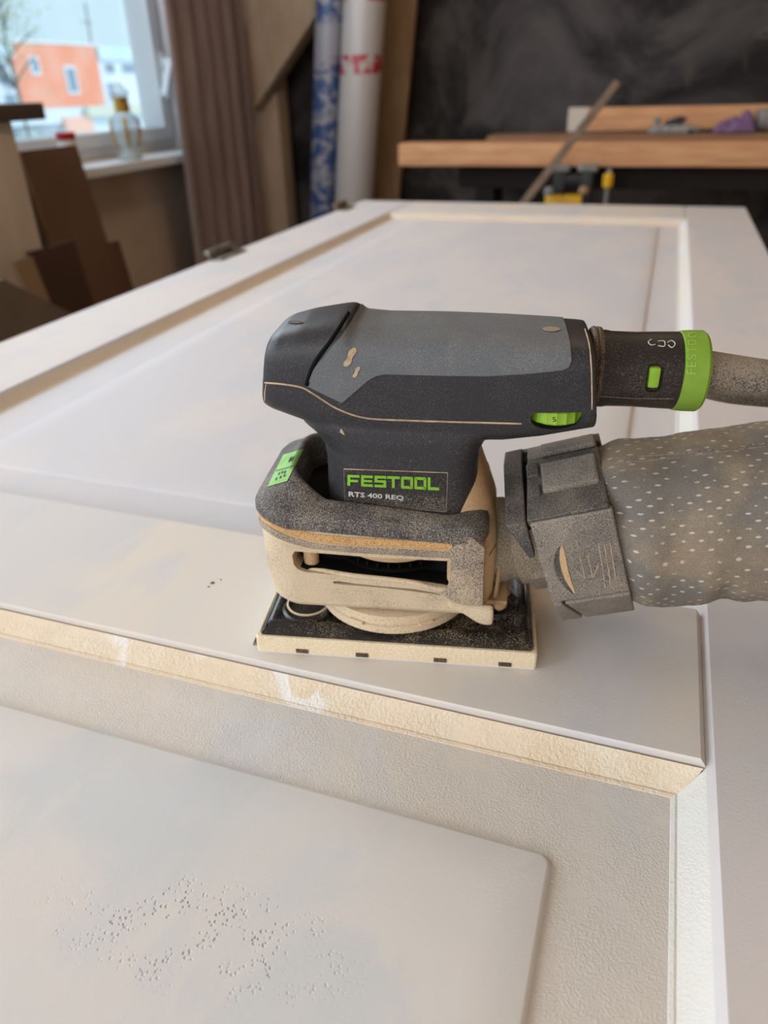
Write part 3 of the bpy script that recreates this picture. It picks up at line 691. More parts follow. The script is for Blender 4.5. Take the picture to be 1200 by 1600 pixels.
# ---- handle + neck (one smooth shell)
def hsec(X, zt, zb, w_, n=3.0, N=40, sh=0.0):
    c, h = (zt + zb) / 2, (zt - zb) / 2; out = []
    for i in range(N):
        a = 2 * math.pi * i / N; ca, sa = math.cos(a), math.sin(a)
        y = w_ * math.copysign(abs(ca) ** (2 / n), ca); z = c + h * math.copysign(abs(sa) ** (2 / n), sa)
        out.append(mm(X + sh * (130 - z), y, z))
    return out
HS = [(-55.2, 144, 119.5, 17), (-55.0, 146.4, 118.0, 20), (-53.6, 148.4, 117.2, 22), (-50, 150.2, 115.6, 23.4), (-40, 152.6, 112, 24.6), (-30, 154.0, 108, 25.4), (-21.5, 155.2, 106, 25.8), (-19.0, 154.9, 105.6, 25.8), (-15.5, 152.0, 105, 25.6), (-5, 151, 104, 25.8), (20, 150.8, 104, 26), (45, 150, 104.5, 26), (60, 149.2, 107, 26), (77, 148.2, 111, 25.6), (80.2, 147.8, 111.6, 25.4), (80.8, 147.0, 112.4, 24.8)]
rings = []
for X, zt, zb, w_ in HS:
    s_ = -.17 * sm((-20 - X) / 34) + .12 * sm((X - 40) / 38)
    rings.append(hsec(X, zt, zb, w_, 4.2, 48, s_))
han = loft('han', rings, None, None, smooth=False)
neck = loft('neck', [rring(-32.6, 35.6, 27.6, 20, 13, 63), rring(-32.4, 35.6, 27.2, 20, 13, 76), rring(-32.0, 36.0, 26.4, 20, 13, 92), rring(-33.0, 36.6, 26, 20, 13, 100), rring(-36.5, 39.0, 25.8, 20, 13, 105.5), rring(-42.5, 46, 25.2, 20, 13, 110.5), rring(-44, 48, 24, 20, 13, 116)], None, None, smooth=False)
bm = bmesh.new(); bm.from_mesh(han.data); bm.from_mesh(neck.data)
bpy.data.objects.remove(han); bpy.data.objects.remove(neck)
shell = from_bm('handle_shell', bm, M['shell'], S)
rm = shell.modifiers.new('r', 'REMESH'); rm.mode = 'VOXEL'; rm.voxel_size = .0009; rm.use_smooth_shade = True
smo = shell.modifiers.new('s', 'SMOOTH'); smo.factor = .5; smo.iterations = 6
bake(shell)
# rubber grip cover = slightly larger shell cut to the cover outline
grip = bpy.data.objects.new('grip_cover', shell.data.copy()); COL.objects.link(grip); grip.parent = S
grip.data.materials.clear(); grip.data.materials.append(M['grip'])
dm = grip.modifiers.new('d', 'DISPLACE'); dm.strength = .0005; dm.mid_level = 0; bake(grip)
gp = [(-35.0, 130.6), (-20.4, 123.8), (-9.5, 133.4), (-6.2, 135.5), (-2.6, 136.4), (20, 136.3), (37.7, 136.4), (55, 137.8), (66.5, 139.2), (69.0, 140.4), (69.8, 142.6), (68.8, 152), (68.4, 165), (-11, 165), (-14.6, 157), (-19.5, 151.0), (-25.4, 144.6), (-30.6, 138.8), (-33.4, 134.6)]
cut = prism('cut', [(a / 1000, b / 1000) for a, b in gp], 'y', -.05, .05, None)
boolean(grip, cut, 'INTERSECT'); grip.data.polygons.foreach_set('use_smooth', [True] * len(grip.data.polygons)); sharpen(grip, 45)
# dial pocket
dp = [(56.4, 117.0), (56.0, 119.6), (57.2, 121.4), (75.4, 122.0), (76.6, 121.2), (76.4, 118.8), (74.4, 116.0), (70.4, 114.2), (66, 113.6), (61, 114.2), (58, 115.4)]
cut = prism('cut', [(a / 1000, b / 1000) for a, b in dp], 'y', -.05, -.017, None)
boolean(shell, cut); shell.data.polygons.foreach_set('use_smooth', [True] * len(shell.data.polygons)); sharpen(shell, 50)
SH = bvh(shell); SG = bvh(shell, grip)
line_on('shell_seam', SH, [(414, 598), (440, 600), (470, 605), (486, 613), (500, 622), (522, 636), (545, 646), (566, 652), (590, 655), (640, 657), (700, 659), (760, 660.5), (815, 662)], .00042, M['dustline'], S, 6)
line_on('end_seam', SG, [(914, 514), (921, 540), (924, 575), (925, 612), (925, 640)], .0003, M['dustline'], S, 6)
line_on('nose_seam', SH, [(416, 600), (414, 614), (414, 626)], .0003, M['dustline'], S, 5)
line_on('grip_lip', SG, [(544, 489), (520, 528), (495, 562), (484, 585), (479, 602)], .0009, M['black'], S, 8)
for q in (((438, 450), 503, 'screw_hole'), ):
    pass
def ell(cx, cy, a, b): return lambda u, v: (cx + a * (2 * u - 1) * math.sqrt(max(0, 1 - (2 * v - 1) ** 2)), cy + b * (2 * v - 1))
def slant(cx, cy, a, b, k): return lambda u, v: (cx + a * (2 * u - 1) * math.sqrt(max(0, 1 - (2 * v - 1) ** 2)) * (1 + .35 * math.sin(9 * v)) + k * (2 * v - 1), cy + b * (2 * v - 1))
decal('screw_hole', SG, ell(462, 504, 12, 2.6), M['gasket'], S, .0003, 8, 6, v0=.02, v1=.98)
decal('screw_hole', SG, ell(861, 515, 14, 4.0), M['port'], S, .0003, 8, 6, v0=.02, v1=.98)
decal('scratch', SG, slant(547, 558, 6, 15, -7), M['dustline'], S, .0003, 6, 8, v0=.02, v1=.98)
decal('scratch', SG, slant(557, 581, 3.5, 9, -4), M['dustline'], S, .0003, 6, 8, v0=.02, v1=.98)
# speed dial
dc = mm(66.2, -13.2, 115.2)
n = 60; rings = []
for rr, h in ((.0, 0), (.0105, 0), (.0122, .0012), (.0122, .0058), (.0112, .0066), (.0, .0066)):
    rings.append([dc + Vector((math.cos(2 * math.pi * i / n) * (rr + (.00045 if i % 3 == 0 and rr > .011 else 0)), math.sin(2 * math.pi * i / n) * (rr + (.00045 if i % 3 == 0 and rr > .011 else 0)), h)) for i in range(n)])
dial = loft('speed_dial', rings, M['dial'], S, False, False, True, 25)
font_print('dial_number', '5', bvh(dial), quadmap([(863, 651.5), (869, 651.5), (869, 659), (863, 659)]), M['inkb'], dial, .0002)
# name plate
pq = [(538, 733), (699, 739), (697, 799), (540, 788)]
pf = quadmap(pq); plate = decal('name_plate', SH, pf, M['platebg'], S, .0003, 20, 8)
for a, b in (((0, 0), (1, 0)), ((0, 1), (1, 1)), ((0, 0), (0, 1)), ((.965, .03), (.965, .97)), ((1, 0), (1, 1))):
    o = line_on('plate_border', SH, [pf(*a), pf(a[0] * .5 + b[0] * .5, a[1] * .5 + b[1] * .5), pf(*b)], .00028, M['dustline'], plate, 5)
LET = {'F': [(0, 0, 1.15, 5), (1.15, 3.85, 4.9, 5), (1.15, 1.75, 4.3, 2.8)], 'E': [(0, 0, 1.15, 5), (1.15, 3.85, 4.9, 5), (1.15, 2.0, 4.6, 3.0), (1.15, 0, 4.9, 1.15)],
       'S': [(0, 3.85, 4.9, 5), (0, 2.05, 1.15, 3.85), (1.15, 2.05, 4.9, 3.1), (3.75, 1.15, 4.9, 2.05), (0, 0, 4.9, 1.15)], 'T': [(-.3, 3.85, 5.0, 5), (1.75, 0, 2.9, 3.85)],
       'O': [(.25, 3.85, 4.75, 5), (.25, 0, 4.75, 1.15), (0, .3, 1.15, 4.7), (3.85, .3, 5, 4.7)], 'L': [(0, 0, 1.15, 5), (1.15, 0, 4.8, 1.15)]}
def logo(x0):
    R_ = []; W_ = 7 * 5.6 - .6
    for i, ch in enumerate('FESTOOL'):
        for a, b, c, d in LET[ch]: R_.append(((i * 5.6 + a) / W_, 1 - d / 5, (i * 5.6 + c) / W_, 1 - b / 5))
    return R_
strips('brand_lettering', SH, quadmap([(544, 741), (687, 745.5), (687, 765.5), (544, 758)]), logo(0), M['logo'], plate, .0006)
font_print('model_lettering', 'RTS 400 REQ', SH, quadmap([(546, 767), (631, 773.5), (631, 782), (546, 776.5)]), M['white_ink'], plate, .0006, .022)
font_print('web_lettering', 'www.festool.com', SH, quadmap([(548, 783.5), (598, 788), (598, 792), (548, 787.5)]), M['faint_ink'], plate, .0006)
decal('scratch', SH, quadmap([(533, 669), (536, 673), (539, 680), (531, 675)]), M['dustline'], S, .0003, 2, 2)

# ---- dust port
lathe('dust_port', [(.0205, -.006), (.0205, .006), (.0195, .0075), (.0193, .026)], mm(44, 0, 45), (1, 0, .08), M['port'], S, 40)
box('port_bracket', .042, .052, -.024, .022, .024, .0265, M['tan'], S, .0008)
bar('port_latch', mm(46.5, -22, 27), mm(48.5, -18, 48), .0012, .003, M['tan'], S, bev=.0004)

# ================================================================== POWER CABLE
cable = sroot('power_cable', 'black plug with a green ring and grey cable leaving the sander handle', 'cable')
AX = Vector((1, 0, -.012)).normalized(); PO = mm(81, 0, 131.4)
lathe('gasket', [(.0165, 0), (.0172, .0008), (.0172, .0016), (.0166, .0022), (.0172, .0028), (.0168, .0042)], PO - AX * .0015, AX, M['gasket'], cable, 48)
plug = lathe('plug_body', [(.0158, .0), (.0158, .004), (.0154, .006), (.0152, .016), (.0155, .024), (.0157, .0325)], PO + AX * .001, AX, M['plug'], cable, 64)
cut = prism('cut', [(a / 1000, b / 1000) for a, b in rrect(100.6, 106.8, 126.8, 138.6, 2.6, 2.6, 5)], 'y', -.04, -.0125, None); boolean(plug, cut); sharpen(plug, 40)
PT = bvh(plug)
box('release_button', .1015, .1060, -.0148, -.011, .1285, .1370, M['dial'], cable, .0012)
ringo = lathe('green_ring', [(.0152, 0), (.0161, .0004), (.0164, .004), (.0164, .0092), (.0155, .0104), (.010, .0106)], PO + AX * .0335, AX, M['green'], cable, 64)
RT_ = bvh(ringo)
for k, ch in enumerate('FESTOOL'):
    font_print('ring_letter', ch, RT_, lambda u, v, k=k: (1072.5 + 14.5 * v + 2.6 * (k + u) / 7, 586 - 78 * (k + .12 + .76 * u) / 7), M['green_em'], ringo, .00025)
for a, b in (((0, .1), (1, .1)),):
    line_on('plug_seam', PT, [(934, 619), (980, 622), (1020, 623), (1052, 623)], .0002, M['cable'], cable, 5)
# lock symbol
line_on('lock_symbol', PT, [(1018, 530), (1013, 534), (1017, 539), (1024, 538)], .00022, M['white_ink'], cable, 5)
line_on('lock_symbol', PT, [(1028, 533), (1038, 533), (1038, 541), (1028, 540)], .00022, M['white_ink'], cable, 5)
line_on('lock_symbol', PT, [(1043, 535), (1049, 532), (1055, 537), (1050, 543), (1044, 539)], .00022, M['white_ink'], cable, 5)
boot = lathe('strain_relief', [(.0088, 0), (.0086, .006), (.0080, .02), (.0073, .04), (.0066, .06)], PO + AX * .043, Vector((1, -.02, -.10)), M['cable'], cable, 24)
e0 = PO + AX * .043 + Vector((1, -.02, -.10)).normalized() * .058
tube('cord', spline([e0, e0 + mm(30, 2, -3), mm(245, 12, 113), mm(282, 34, 106), mm(258, 58, 100), mm(205, 60, 97.5), mm(161, 60, 99.5), mm(138, 63, 104), mm(114, 72, 106.5), mm(102, 90, 102), mm(112, 112, 94), mm(150, 121, 88), mm(210, 132, 82), mm(320, 150, 50), mm(385, 200, 10), mm(470, 260, -120), mm(520, 300, -500), mm(560, 330, -794)], 10), .0056, M['cable'], cable, 14)

# ================================================================== DUST BAG
bag = sroot('dust_bag', 'grey brown mesh dust bag with a faceted dark connector on the sander', 'dust bag')
TL = math.radians(17); BO = mm(55.5, 0, 45.2)
EU = Vector((math.cos(TL), -.05, math.sin(TL))).normalized(); EW = (Vector((0, 0, 1)) - EU * EU.z).normalized(); EV = EU.cross(EW)
def bp(u, v, w_): return BO + (EU * u + EV * v + EW * w_) / 1000
SEC = [(v * .95, w_ * .95) for v, w_ in [(-20, 40), (-5, 40.5), (35, 29), (36, -17), (20, -39), (-20, -39), (-36, -20), (-36, 25)]]
def sec(u, k, n=0): return [bp(u, v * k, w_ * k) for v, w_ in SEC]
loft('connector_core', [sec(12.4, .55), sec(13.2, .88), sec(44, .88), sec(46, .80)], M['black'], bag, smooth=False)
lathe('connector_sleeve', [(.0212, 0), (.0215, .012)], bp(0, 0, 0), EU, M['port'], bag, 40)
def slab(name, i0, i1, u0, u1, mat, th=2.6, shrink=1.0, skew=(0, 0, 0, 0), bev=.0009, par=None, t0=0.0, t1=1.0, base=.9):
    """a plate on facet i0-i1 of the connector, between u0 and u1"""
    A, B = Vector(SEC[i0]), Vector(SEC[i1]); A, B = A.lerp(B, t0), A.lerp(B, t1)
    d = (B - A).normalized(); nrm = Vector((-d.y, d.x)); mid = (A + B) / 2
    if nrm.dot(mid) < 0: nrm = -nrm
    A, B = A + d * shrink, B - d * shrink
    q = [(u0 + skew[0], A), (u1 + skew[1], A), (u1 + skew[2], B), (u0 + skew[3], B)]
    bm = bmesh.new()
    lo = [bm.verts.new(bp(u, *(p - nrm * th * 1.6))) for u, p in q]; hi = [bm.verts.new(bp(u, *p)) for u, p in q]
    bm.faces.new(lo); bm.faces.new(hi[::-1])
    for i in range(4): bm.faces.new((lo[i], hi[i], hi[(i + 1) % 4], lo[(i + 1) % 4]))
    bmesh.ops.recalc_face_normals(bm, faces=bm.faces)
    bmesh.ops.bevel(bm, geom=bm.edges[:], offset=bev, segments=3, affect='EDGES', profile=.6)
    return sharpen(from_bm(name, bm, mat, par or bag), 50)
slab('flange', 0, 1, 3, 11.6, M['conn_dark'], 3, -.3); slab('flange', 1, 2, 3, 11.6, M['conn_dark'], 3, -.3); slab('flange', 2, 3, 3, 11.6, M['conn_dark'], 3, -.3, (0, 0, 0, 6.0), .0009, None, 0, .40)
loft('collar_core', [sec(3.5, .50), sec(4, .60), sec(12, .60), sec(12.6, .6)], M['port'], bag, smooth=False)
for a_, b_ in ((0, 1), (1, 2)): slab('gap_shade_infill', a_, b_, 7, 19, M['black'], 3, 1.5).location = -EW * .0016  # added black slabs, painted shade for the gap behind the flange
slab('top_panel', 0, 1, 14, 45, M['conn'])
slab('latch_base', 1, 2, 14, 46, M['conn_dark'], 2.6, .8, (0, 0, 0, -2))
slab('latch_block', 1, 2, 20, 44, M['conn'], 3, 0, (0, 0, 0, 0), .0016, None, .16, .62).location = EW * .002 + EV * .0006
slab('latch_tab', 1, 2, 13.5, 19, M['conn_dark'], 2, 0, (0, 0, 0, 0), .0008, None, .12, .34).location = EW * .0012
slab('latch_tab', 1, 2, 13.5, 19, M['conn_dark'], 2, 0, (0, 0, 0, 0), .0008, None, .48, .66).location = EW * .0012
slab('latch_lip', 0, 1, 20, 45, M['conn'], 2, 0, (0, 0, 0, 0), .0014, None, .3, 1.0).location = EW * .002
front = slab('front_panel', 2, 3, 11.5, 47, M['conn'], 3, 1.2, (1.5, 0, 0, 2), .0012)
slab('bottom_panel', 3, 4, 21, 47, M['conn'], 2.6, .6, (-2, 0, 0, 4))
slab('bottom_corner', 3, 4, 14, 19.5, M['conn'], 2.6, .6, (0, -2, 4, 0))
slab('back_panel', 6, 7, 10, 47, M['conn']); slab('back_panel', 7, 0, 10, 47, M['conn'])
FT = bvh(front)
# crescent finger dent and fine embossed lines
cres_o = spline([(877, 850, 0), (868, 862, 0), (865, 877, 0), (868, 893, 0), (878, 912, 0), (895, 928, 0)], 5); cres_i = spline([(877, 850, 0), (881, 858, 0), (884, 872, 0), (887, 888, 0), (892, 906, 0), (899, 926, 0)], 5)
def crescent(name, k0, k1, mat, off, par):
    vs, fs = [], []
    for a, b in zip(cres_o, cres_i):
        for t in (k0, (k0 + k1) / 2, k1):
            q = a.lerp(b, t); p, n_ = hit(FT, q.x, q.y); vs.append((p + n_ * off) if p is not None else (vs[-1] if vs else Vector()))
    for i in range(len(cres_o) - 1):
        for j in range(2): fs.append((i * 3 + j, i * 3 + j + 1, i * 3 + j + 4, i * 3 + j + 3))
    return mesh(name, vs, fs, mat, par, True)
crescent('finger_dent', 0, .55, M['conn_dark'], .0003, front); crescent('dent_dust', .5, 1, M['tan'], .00035, front)
for x in (935, 944, 953):
    line_on('embossed_line', FT, [(x, 848), (x + 6, 885), (x + 11, 918)], .00018, M['dustline'], front, 5)
line_on('embossed_line', FT, [(906, 870), (911, 890), (914, 905)], .00018, M['dustline'], front, 5); line_on('embossed_line', FT, [(918, 867), (923, 887), (926, 903)], .00018, M['dustline'], front, 5); line_on('embossed_line', FT, [(897, 888), (905, 896), (914, 904)], .00018, M['dustline'], front, 5); line_on('embossed_line', FT, [(935, 882), (931, 893), (927, 902)], .00018, M['dustline'], front, 5)
# woven bag (its own, flatter axis from the connector mouth on)
P47 = bp(46, 0, 0); TB = math.radians(9.5)
BU = Vector((math.cos(TB), -.05, math.sin(TB))).normalized(); BW = (Vector((0, 0, 1)) - BU * BU.z).normalized(); BV = BU.cross(BW)
def bp2(u, v, w_):
    k = sm((u - 42) / 30); a = BU * k + EU * (1 - k)
    ww = (BW * k + EW * (1 - k)).normalized(); vv = (BV * k + EV * (1 - k)).normalized()
    return P47 + (BU * (u - 46) + vv * v + ww * w_) / 1000
def _bagmat():
    s = NT('woven_bag'); uv = s.tc.outputs['UV']
    x, y, _ = s.xyz(uv)
    def lattice(ox, oy):
        fx = s.math('SUBTRACT', s.math('FRACT', s.math('ADD', x, ox)), .5); fy = s.math('SUBTRACT', s.math('FRACT', s.math('ADD', y, oy)), .5)
        return s.math('SQRT', s.math('ADD', s.math('POWER', s.math('MULTIPLY', fx, .8), 2), s.math('POWER', s.math('MULTIPLY', fy, 1.6), 2)))
    d = s.math('MINIMUM', lattice(0, 0), lattice(.5, .5))
    dot = s.math('MULTIPLY', s.step(d, .15, .09), s.step(s.noise(170, 2), .42, .52))
    weave = s.n('ShaderNodeTexWave'); weave.inputs['Scale'].default_value = 6; weave.inputs['Distortion'].default_value = 1.0; s.l(uv, weave.inputs['Vector'])
    wv2 = s.n('ShaderNodeTexWave', bands_direction='Y'); wv2.inputs['Scale'].default_value = 5; wv2.inputs['Distortion'].default_value = 1.0; s.l(uv, wv2.inputs['Vector'])
    wv = s.math('MULTIPLY', weave.outputs['Fac'], wv2.outputs['Fac'])
    big = s.step(s.noise(28, 4, .6), .38, .64)
    col = s.mix(big, lin((128, 122, 116)), lin((166, 148, 126)))
    col = s.mix(s.math('MULTIPLY', wv, .35), col, lin((176, 164, 148)))
    col = s.mix(s.math('MULTIPLY', s.step(s.noise(1500, 3), .42, .6), .22), col, lin((78, 74, 70)))
    col = s.mix(s.math('MULTIPLY', dot, .9), col, lin((214, 206, 194)))
    s.bump(s.math('ADD', wv, s.math('MULTIPLY', dot, 1.0)), .5, .0006)
    return s.done(col, .9, 0, .2)
M['bag'] = _bagmat()
NB, NU = 96, 70; vs, fs, uvs = [], [], []
for i in range(NU + 1):
    u = 42 + 200 * i / NU; t = i / NU
    for k in range(NB):
        a = 2 * math.pi * k / NB; ca, sa = math.cos(a), math.sin(a); n_ = 2.6
        av = 29 + 7 * sm((u - 42) / 14) + 3 * sm((u - 70) / 90); aw = 34.5 + 1.5 * sm((u - 42) / 12) + .0 * t
        v = av * math.copysign(abs(ca) ** (2 / n_), ca); w_ = aw * math.copysign(abs(sa) ** (2 / n_), sa)
        wr = 1.5 * noise.noise(Vector((u * .055, v * .03, w_ * .05 + 3))) * sm((u - 42) / 10) + .5 * noise.noise(Vector((u * .16, v * .12, w_ * .12)))
        dent = -3.0 * math.exp(-((u - 88) / 5) ** 2 - ((w_ + 22) / 12) ** 2) * (1 if v > 0 else 0) + 2.0 * math.exp(-((u - 60) / 5) ** 2) * (1 if v > 0 else 0) * math.exp(-((w_ - 5) / 22) ** 2)
        f = 1 + (wr + dent) / 36
        vs.append(bp2(u, v * f, w_ * f + 4.0 * math.sin(min(1, t * 1.2) * math.pi * .5) * 0 + t * t * 6)); 
for i in range(NU):
    for k in range(NB):
        k2 = (k + 1) % NB; fs.append((i * NB + k, i * NB + k2, (i + 1) * NB + k2, (i + 1) * NB + k)); 
        uvs.append([(i * 200 / NU / 7.0, k / NB * 34), (i * 200 / NU / 7.0, (k + 1) / NB * 34), ((i + 1) * 200 / NU / 7.0, (k + 1) / NB * 34), ((i + 1) * 200 / NU / 7.0, k / NB * 34)])
fs.append(tuple(NU * NB + k for k in range(NB))); uvs.append([(0, 0)] * NB)
bo = mesh('bag_fabric', vs, fs, M['bag'], bag, True)
ul = bo.data.uv_layers.new(name='UVMap'); li = 0
for p, uu in zip(bo.data.polygons, uvs):
    for j in range(len(p.vertices)): ul.data[li].uv = uu[j]; li += 1
BT = bvh(bo)
for y0 in (0, 7):
    line_on('bag_seam', BT, [(960, 716 + y0), (1020, 712 + y0), (1080, 707 + y0 * .8), (1140, 699 + y0 * .8), (1196, 692 + y0 * .8)], .0004, M['cable'], bag, 5)

# ================================================================== THINGS AROUND THE ROOM
M['mdf'] = plain('brown_board', (112, 84, 66), .7, (106, 78, 60), 4)
M['mdf_edge'] = plain('board_core', (172, 138, 104), .8, (158, 124, 92), 60)
M['pale_pine'] = plain('pale_pine_panel', (206, 192, 176), .7, (196, 180, 162), 3, stretch=(1, 6, 1))
M['dark_top'] = plain('dark_cabinet_top', (78, 66, 56), .5)
# cabinet
cb = empty('pine_cabinet', (-1.385, 1.0, FZ)); tag(cb, 'pale pine cabinet with a dark brown top left of the window', 'cabinet'); L = cb.location
box('body', -.11, .11, -.5, 1.364 - L.y, 0, .193 - FZ, M['pale_pine'], cb, .003)
box('top', -.11, .13, -.52, 1.445 - L.y, .193 - FZ, .225 - FZ, M['dark_top'], cb, .004)
# leaning boards
def leaning_board(name, label, y0, y1, top, bot, th, mat, edge=None, grp=None):
    """board leaning on the left wall; top and bot are (x, z) on its room side"""
    (xt, zt), (xb, zb) = top, bot
    r = empty(name, (xb, y0, zb)); tag(r, label, 'board', grp)
    d = Vector((xt - xb, 0, zt - zb)); n_ = Vector((d.z, 0, -d.x)).normalized() * th
    P = [Vector((0, 0, 0)), d, d - n_, -n_]
    vs = [(p.x, yy, p.z) for yy in (.0008, y1 - y0) for p in P]
    mesh('panel', vs, [(0, 1, 2, 3), (7, 6, 5, 4), (0, 4, 5, 1), (1, 5, 6, 2), (2, 6, 7, 3), (3, 7, 4, 0)], mat, r)
    if edge:
        vs = [(p.x, yy, p.z) for yy in (-.0006, .0008) for p in P]
        mesh('core_edge', vs, [(0, 1, 2, 3), (7, 6, 5, 4), (0, 4, 5, 1), (1, 5, 6, 2), (2, 6, 7, 3), (3, 7, 4, 0)], edge, r)
    return r
def lean(xt, zt, slope): return (xt, zt), (xt + (zt - FZ) * slope, FZ)
a, b2 = lean(-1.378, .130, .16)
leaning_board('fibreboard_sheet', 'tall dark brown fibreboard with a light edge leaning below the window', 1.475, 1.668, a, b2, .016, M['mdf'], M['mdf_edge'])
a, b2 = lean(-1.402, -.115, .13)
leaning_board('fibreboard_offcut', 'shorter dark brown board behind the tall leaning fibreboard', 1.60, 1.79, a, b2, .012, M['mdf'])
a, b2 = lean(-1.25, -.05, .10)
leaning_board('dark_board', 'low dark board standing left of the tall fibreboard', 1.30, 1.44, a, b2, .012, plain('dark_brown_board', (70, 46, 32), .7))
pq_ = empty('pale_plank', (-1.0, 1.0, FZ)); tag(pq_, 'pale grey plank with a slanted end standing low at the left edge', 'board')
prism('panel', [(-.30, 0), (.19, 0), (.17, -.14 - FZ), (.085, -.105 - FZ), (-.04, -.02 - FZ), (-.30, -.02 - FZ)], 'x', -.009, .009, plain('pale_plank_wood', (120, 104, 90), .8, (108, 92, 78), 8), pq_)
ps = empty('plywood_strip', (-1.12, 1.2, FZ)); tag(ps, 'narrow plywood strip leaning beside the dark low board', 'board')
bar('strip', (0.05, .04, 0), (-.09, .03, -.05 - FZ), .05, .012, plain('plywood_wood', (136, 110, 80), .8), ps, up=(1, 0, 0))

# bottle on the sill
def gl2(name, c, t):
    m = bpy.data.materials.new(name); m.use_nodes = True; tt = m.node_tree; tt.nodes.clear()
    o = tt.nodes.new('ShaderNodeOutputMaterial'); mx = tt.nodes.new('ShaderNodeMixShader'); tr = tt.nodes.new('ShaderNodeBsdfTransparent'); pr = tt.nodes.new('ShaderNodeBsdfPrincipled')
    pr.inputs['Base Color'].default_value = lin(c); pr.inputs['Roughness'].default_value = .1; mx.inputs[0].default_value = t; tr.inputs['Color'].default_value = (.92, .96, 1, 1)
    tt.links.new(tr.outputs[0], mx.inputs[1]); tt.links.new(pr.outputs[0], mx.inputs[2]); tt.links.new(mx.outputs[0], o.inputs[0]); return m
M['bglass'] = gl2('bottle_glass', (214, 228, 236), .45); M['gold'] = plain('gold_neck', (190, 140, 50), .3, (220, 180, 90), 60, metal=.6)
SZ = WIN[0][2] - .002
bx, by = -1.44, at_x(205, 250, -1.44).y
bt = empty('glass_bottle', (bx, by, SZ)); tag(bt, 'clear ornamental glass bottle with a golden neck on the windowsill', 'bottle')
lathe('body', [(.014, 0), (.030, .001), (.034, .006), (.030, .014), (.022, .024), (.026, .035), (.034, .06), (.038, .085), (.036, .100), (.030, .112), (.020, .120)], (0, 0, 0), (0, 0, 1), M['bglass'], bt, 32)
lathe('neck_band', [(.019, .118), (.021, .124), (.019, .148), (.022, .155)], (0, 0, 0), (0, 0, 1), M['gold'], bt, 28)
lathe('stopper', [(.016, .155), (.024, .160), (.026, .168), (.018, .176), (.008, .188), (.002, .192)], (0, 0, 0), (0, 0, 1), M['bglass'], bt, 28)
for a in (40, 130, 220, 310):
    ca, sa = math.cos(math.radians(a)), math.sin(math.radians(a))
    tube('golden_rib', spline([(r_ * ca, r_ * sa, z) for r_, z in ((.027, .034), (.0345, .06), (.0385, .085), (.034, .104))], 5), .0045, M['gold'], bt, 8)
lathe('foot_ring', [(.028, .0), (.031, .003), (.028, .006)], (0, 0, 0.001), (0, 0, 1), gl2('green_glass_foot', (190, 205, 160), .7), bt, 28)  # pale green glass ring at the foot
# jar with red lid
jx = -1.43; jy = at_x(103, 216, jx).y; jz = at_x(103, 206, jx).z
jr = empty('small_jar', (jx, jy, SZ)); tag(jr, 'small white jar with a red lid on the windowsill', 'jar')
lathe('jar_body', [(.020, 0), (.023, .003), (.023, jz - SZ - .022), (.019, jz - SZ - .016)], (0, 0, 0), (0, 0, 1), plain('white_jar', (222, 224, 228), .4), jr, 28)
lathe('lid', [(.022, jz - SZ - .017), (.0235, jz - SZ - .015), (.0235, jz - SZ - .002), (.021, jz - SZ)], (0, 0, 0), (0, 0, 1), plain('red_lid', (190, 24, 30), .4), jr, 28)

# curtain
M['curtain'] = plain('brown_curtain_cloth', (156, 140, 138), .9, (138, 122, 120), 20, stretch=(1, 1, .2))
vs, fs = [], []; NC, NZ = 90, 24; p0 = Vector((-1.36, 2.09)); p1 = Vector((-1.41, 2.60))
for j in range(NZ + 1):
    z = CZ - .08 - (CZ - .08 - FZ - .04) * j / NZ
    for i in range(NC + 1):
        t = i / NC; c = p0.lerp(p1, t); fold = .022 * math.sin(t * 2 * math.pi * 5.2 + .5 * math.sin(j * .2)) + .008 * math.sin(t * 31 + j * .15)
        vs.append((c.x + fold + 1.385, c.y + .01 * math.sin(t * 2 * math.pi * 10) - 2.35, z - FZ))
for j in range(NZ):
    for i in range(NC): q = j * (NC + 1) + i; fs.append((q, q + 1, q + NC + 2, q + NC + 1))
cur = empty('curtain', (-1.385, 2.35, FZ)); tag(cur, 'dark brown floor length curtain hanging right of the window', 'curtain')
o = mesh('cloth', vs, fs, M['curtain'], cur, True); sd = o.modifiers.new('s', 'SOLIDIFY'); sd.thickness = .003
tube('curtain_rod', [(0, -1.4, CZ - .075 - FZ), (0, .28, CZ - .075 - FZ)], .010, M['steel'], cur, 12)

# timber post and knee brace
M['beam'] = plain('painted_timber', (204, 182, 160), .8, (190, 168, 144), 8, stretch=(6, 6, 1))
M['beam2'] = plain('painted_timber_light', (150, 130, 108), .8, (136, 116, 96), 8)
def tb(name, poly, y0, y1, mat, label, cat='timber'):
    r = empty(name, (poly[0][0], y0, FZ)); tag(r, label, cat); L = r.location
    prism('timber', [(x - L.x, z - L.z) for x, z in poly], 'y', 0, y1 - y0, mat, r, .004); return r
tb('timber_post', [(-1.49, FZ), (-1.355, FZ), (-1.355, CZ), (-1.49, CZ)], 2.745, 2.84, M['beam'], 'brown painted timber post between curtain and plastic rolls')
A, B, C_, D = at_y(366, 72, 2.66), at_y(415, 0, 2.66), at_y(428, 124, 2.66), at_y(500, 14, 2.66)
dd = (Vector((D.x, D.z)) - Vector((C_.x, C_.z))) * 3.0; df = dd.normalized() * .06
tb('knee_brace', [(A.x - df.x, A.z - df.y), (C_.x - df.x * 2.2, C_.z - df.y * 2.2), (C_.x, C_.z), (C_.x + dd.x, C_.z + dd.y), (A.x + dd.x, A.z + dd.y)], 2.66, 2.744, M['beam'], 'slanted timber brace rising right from the post')

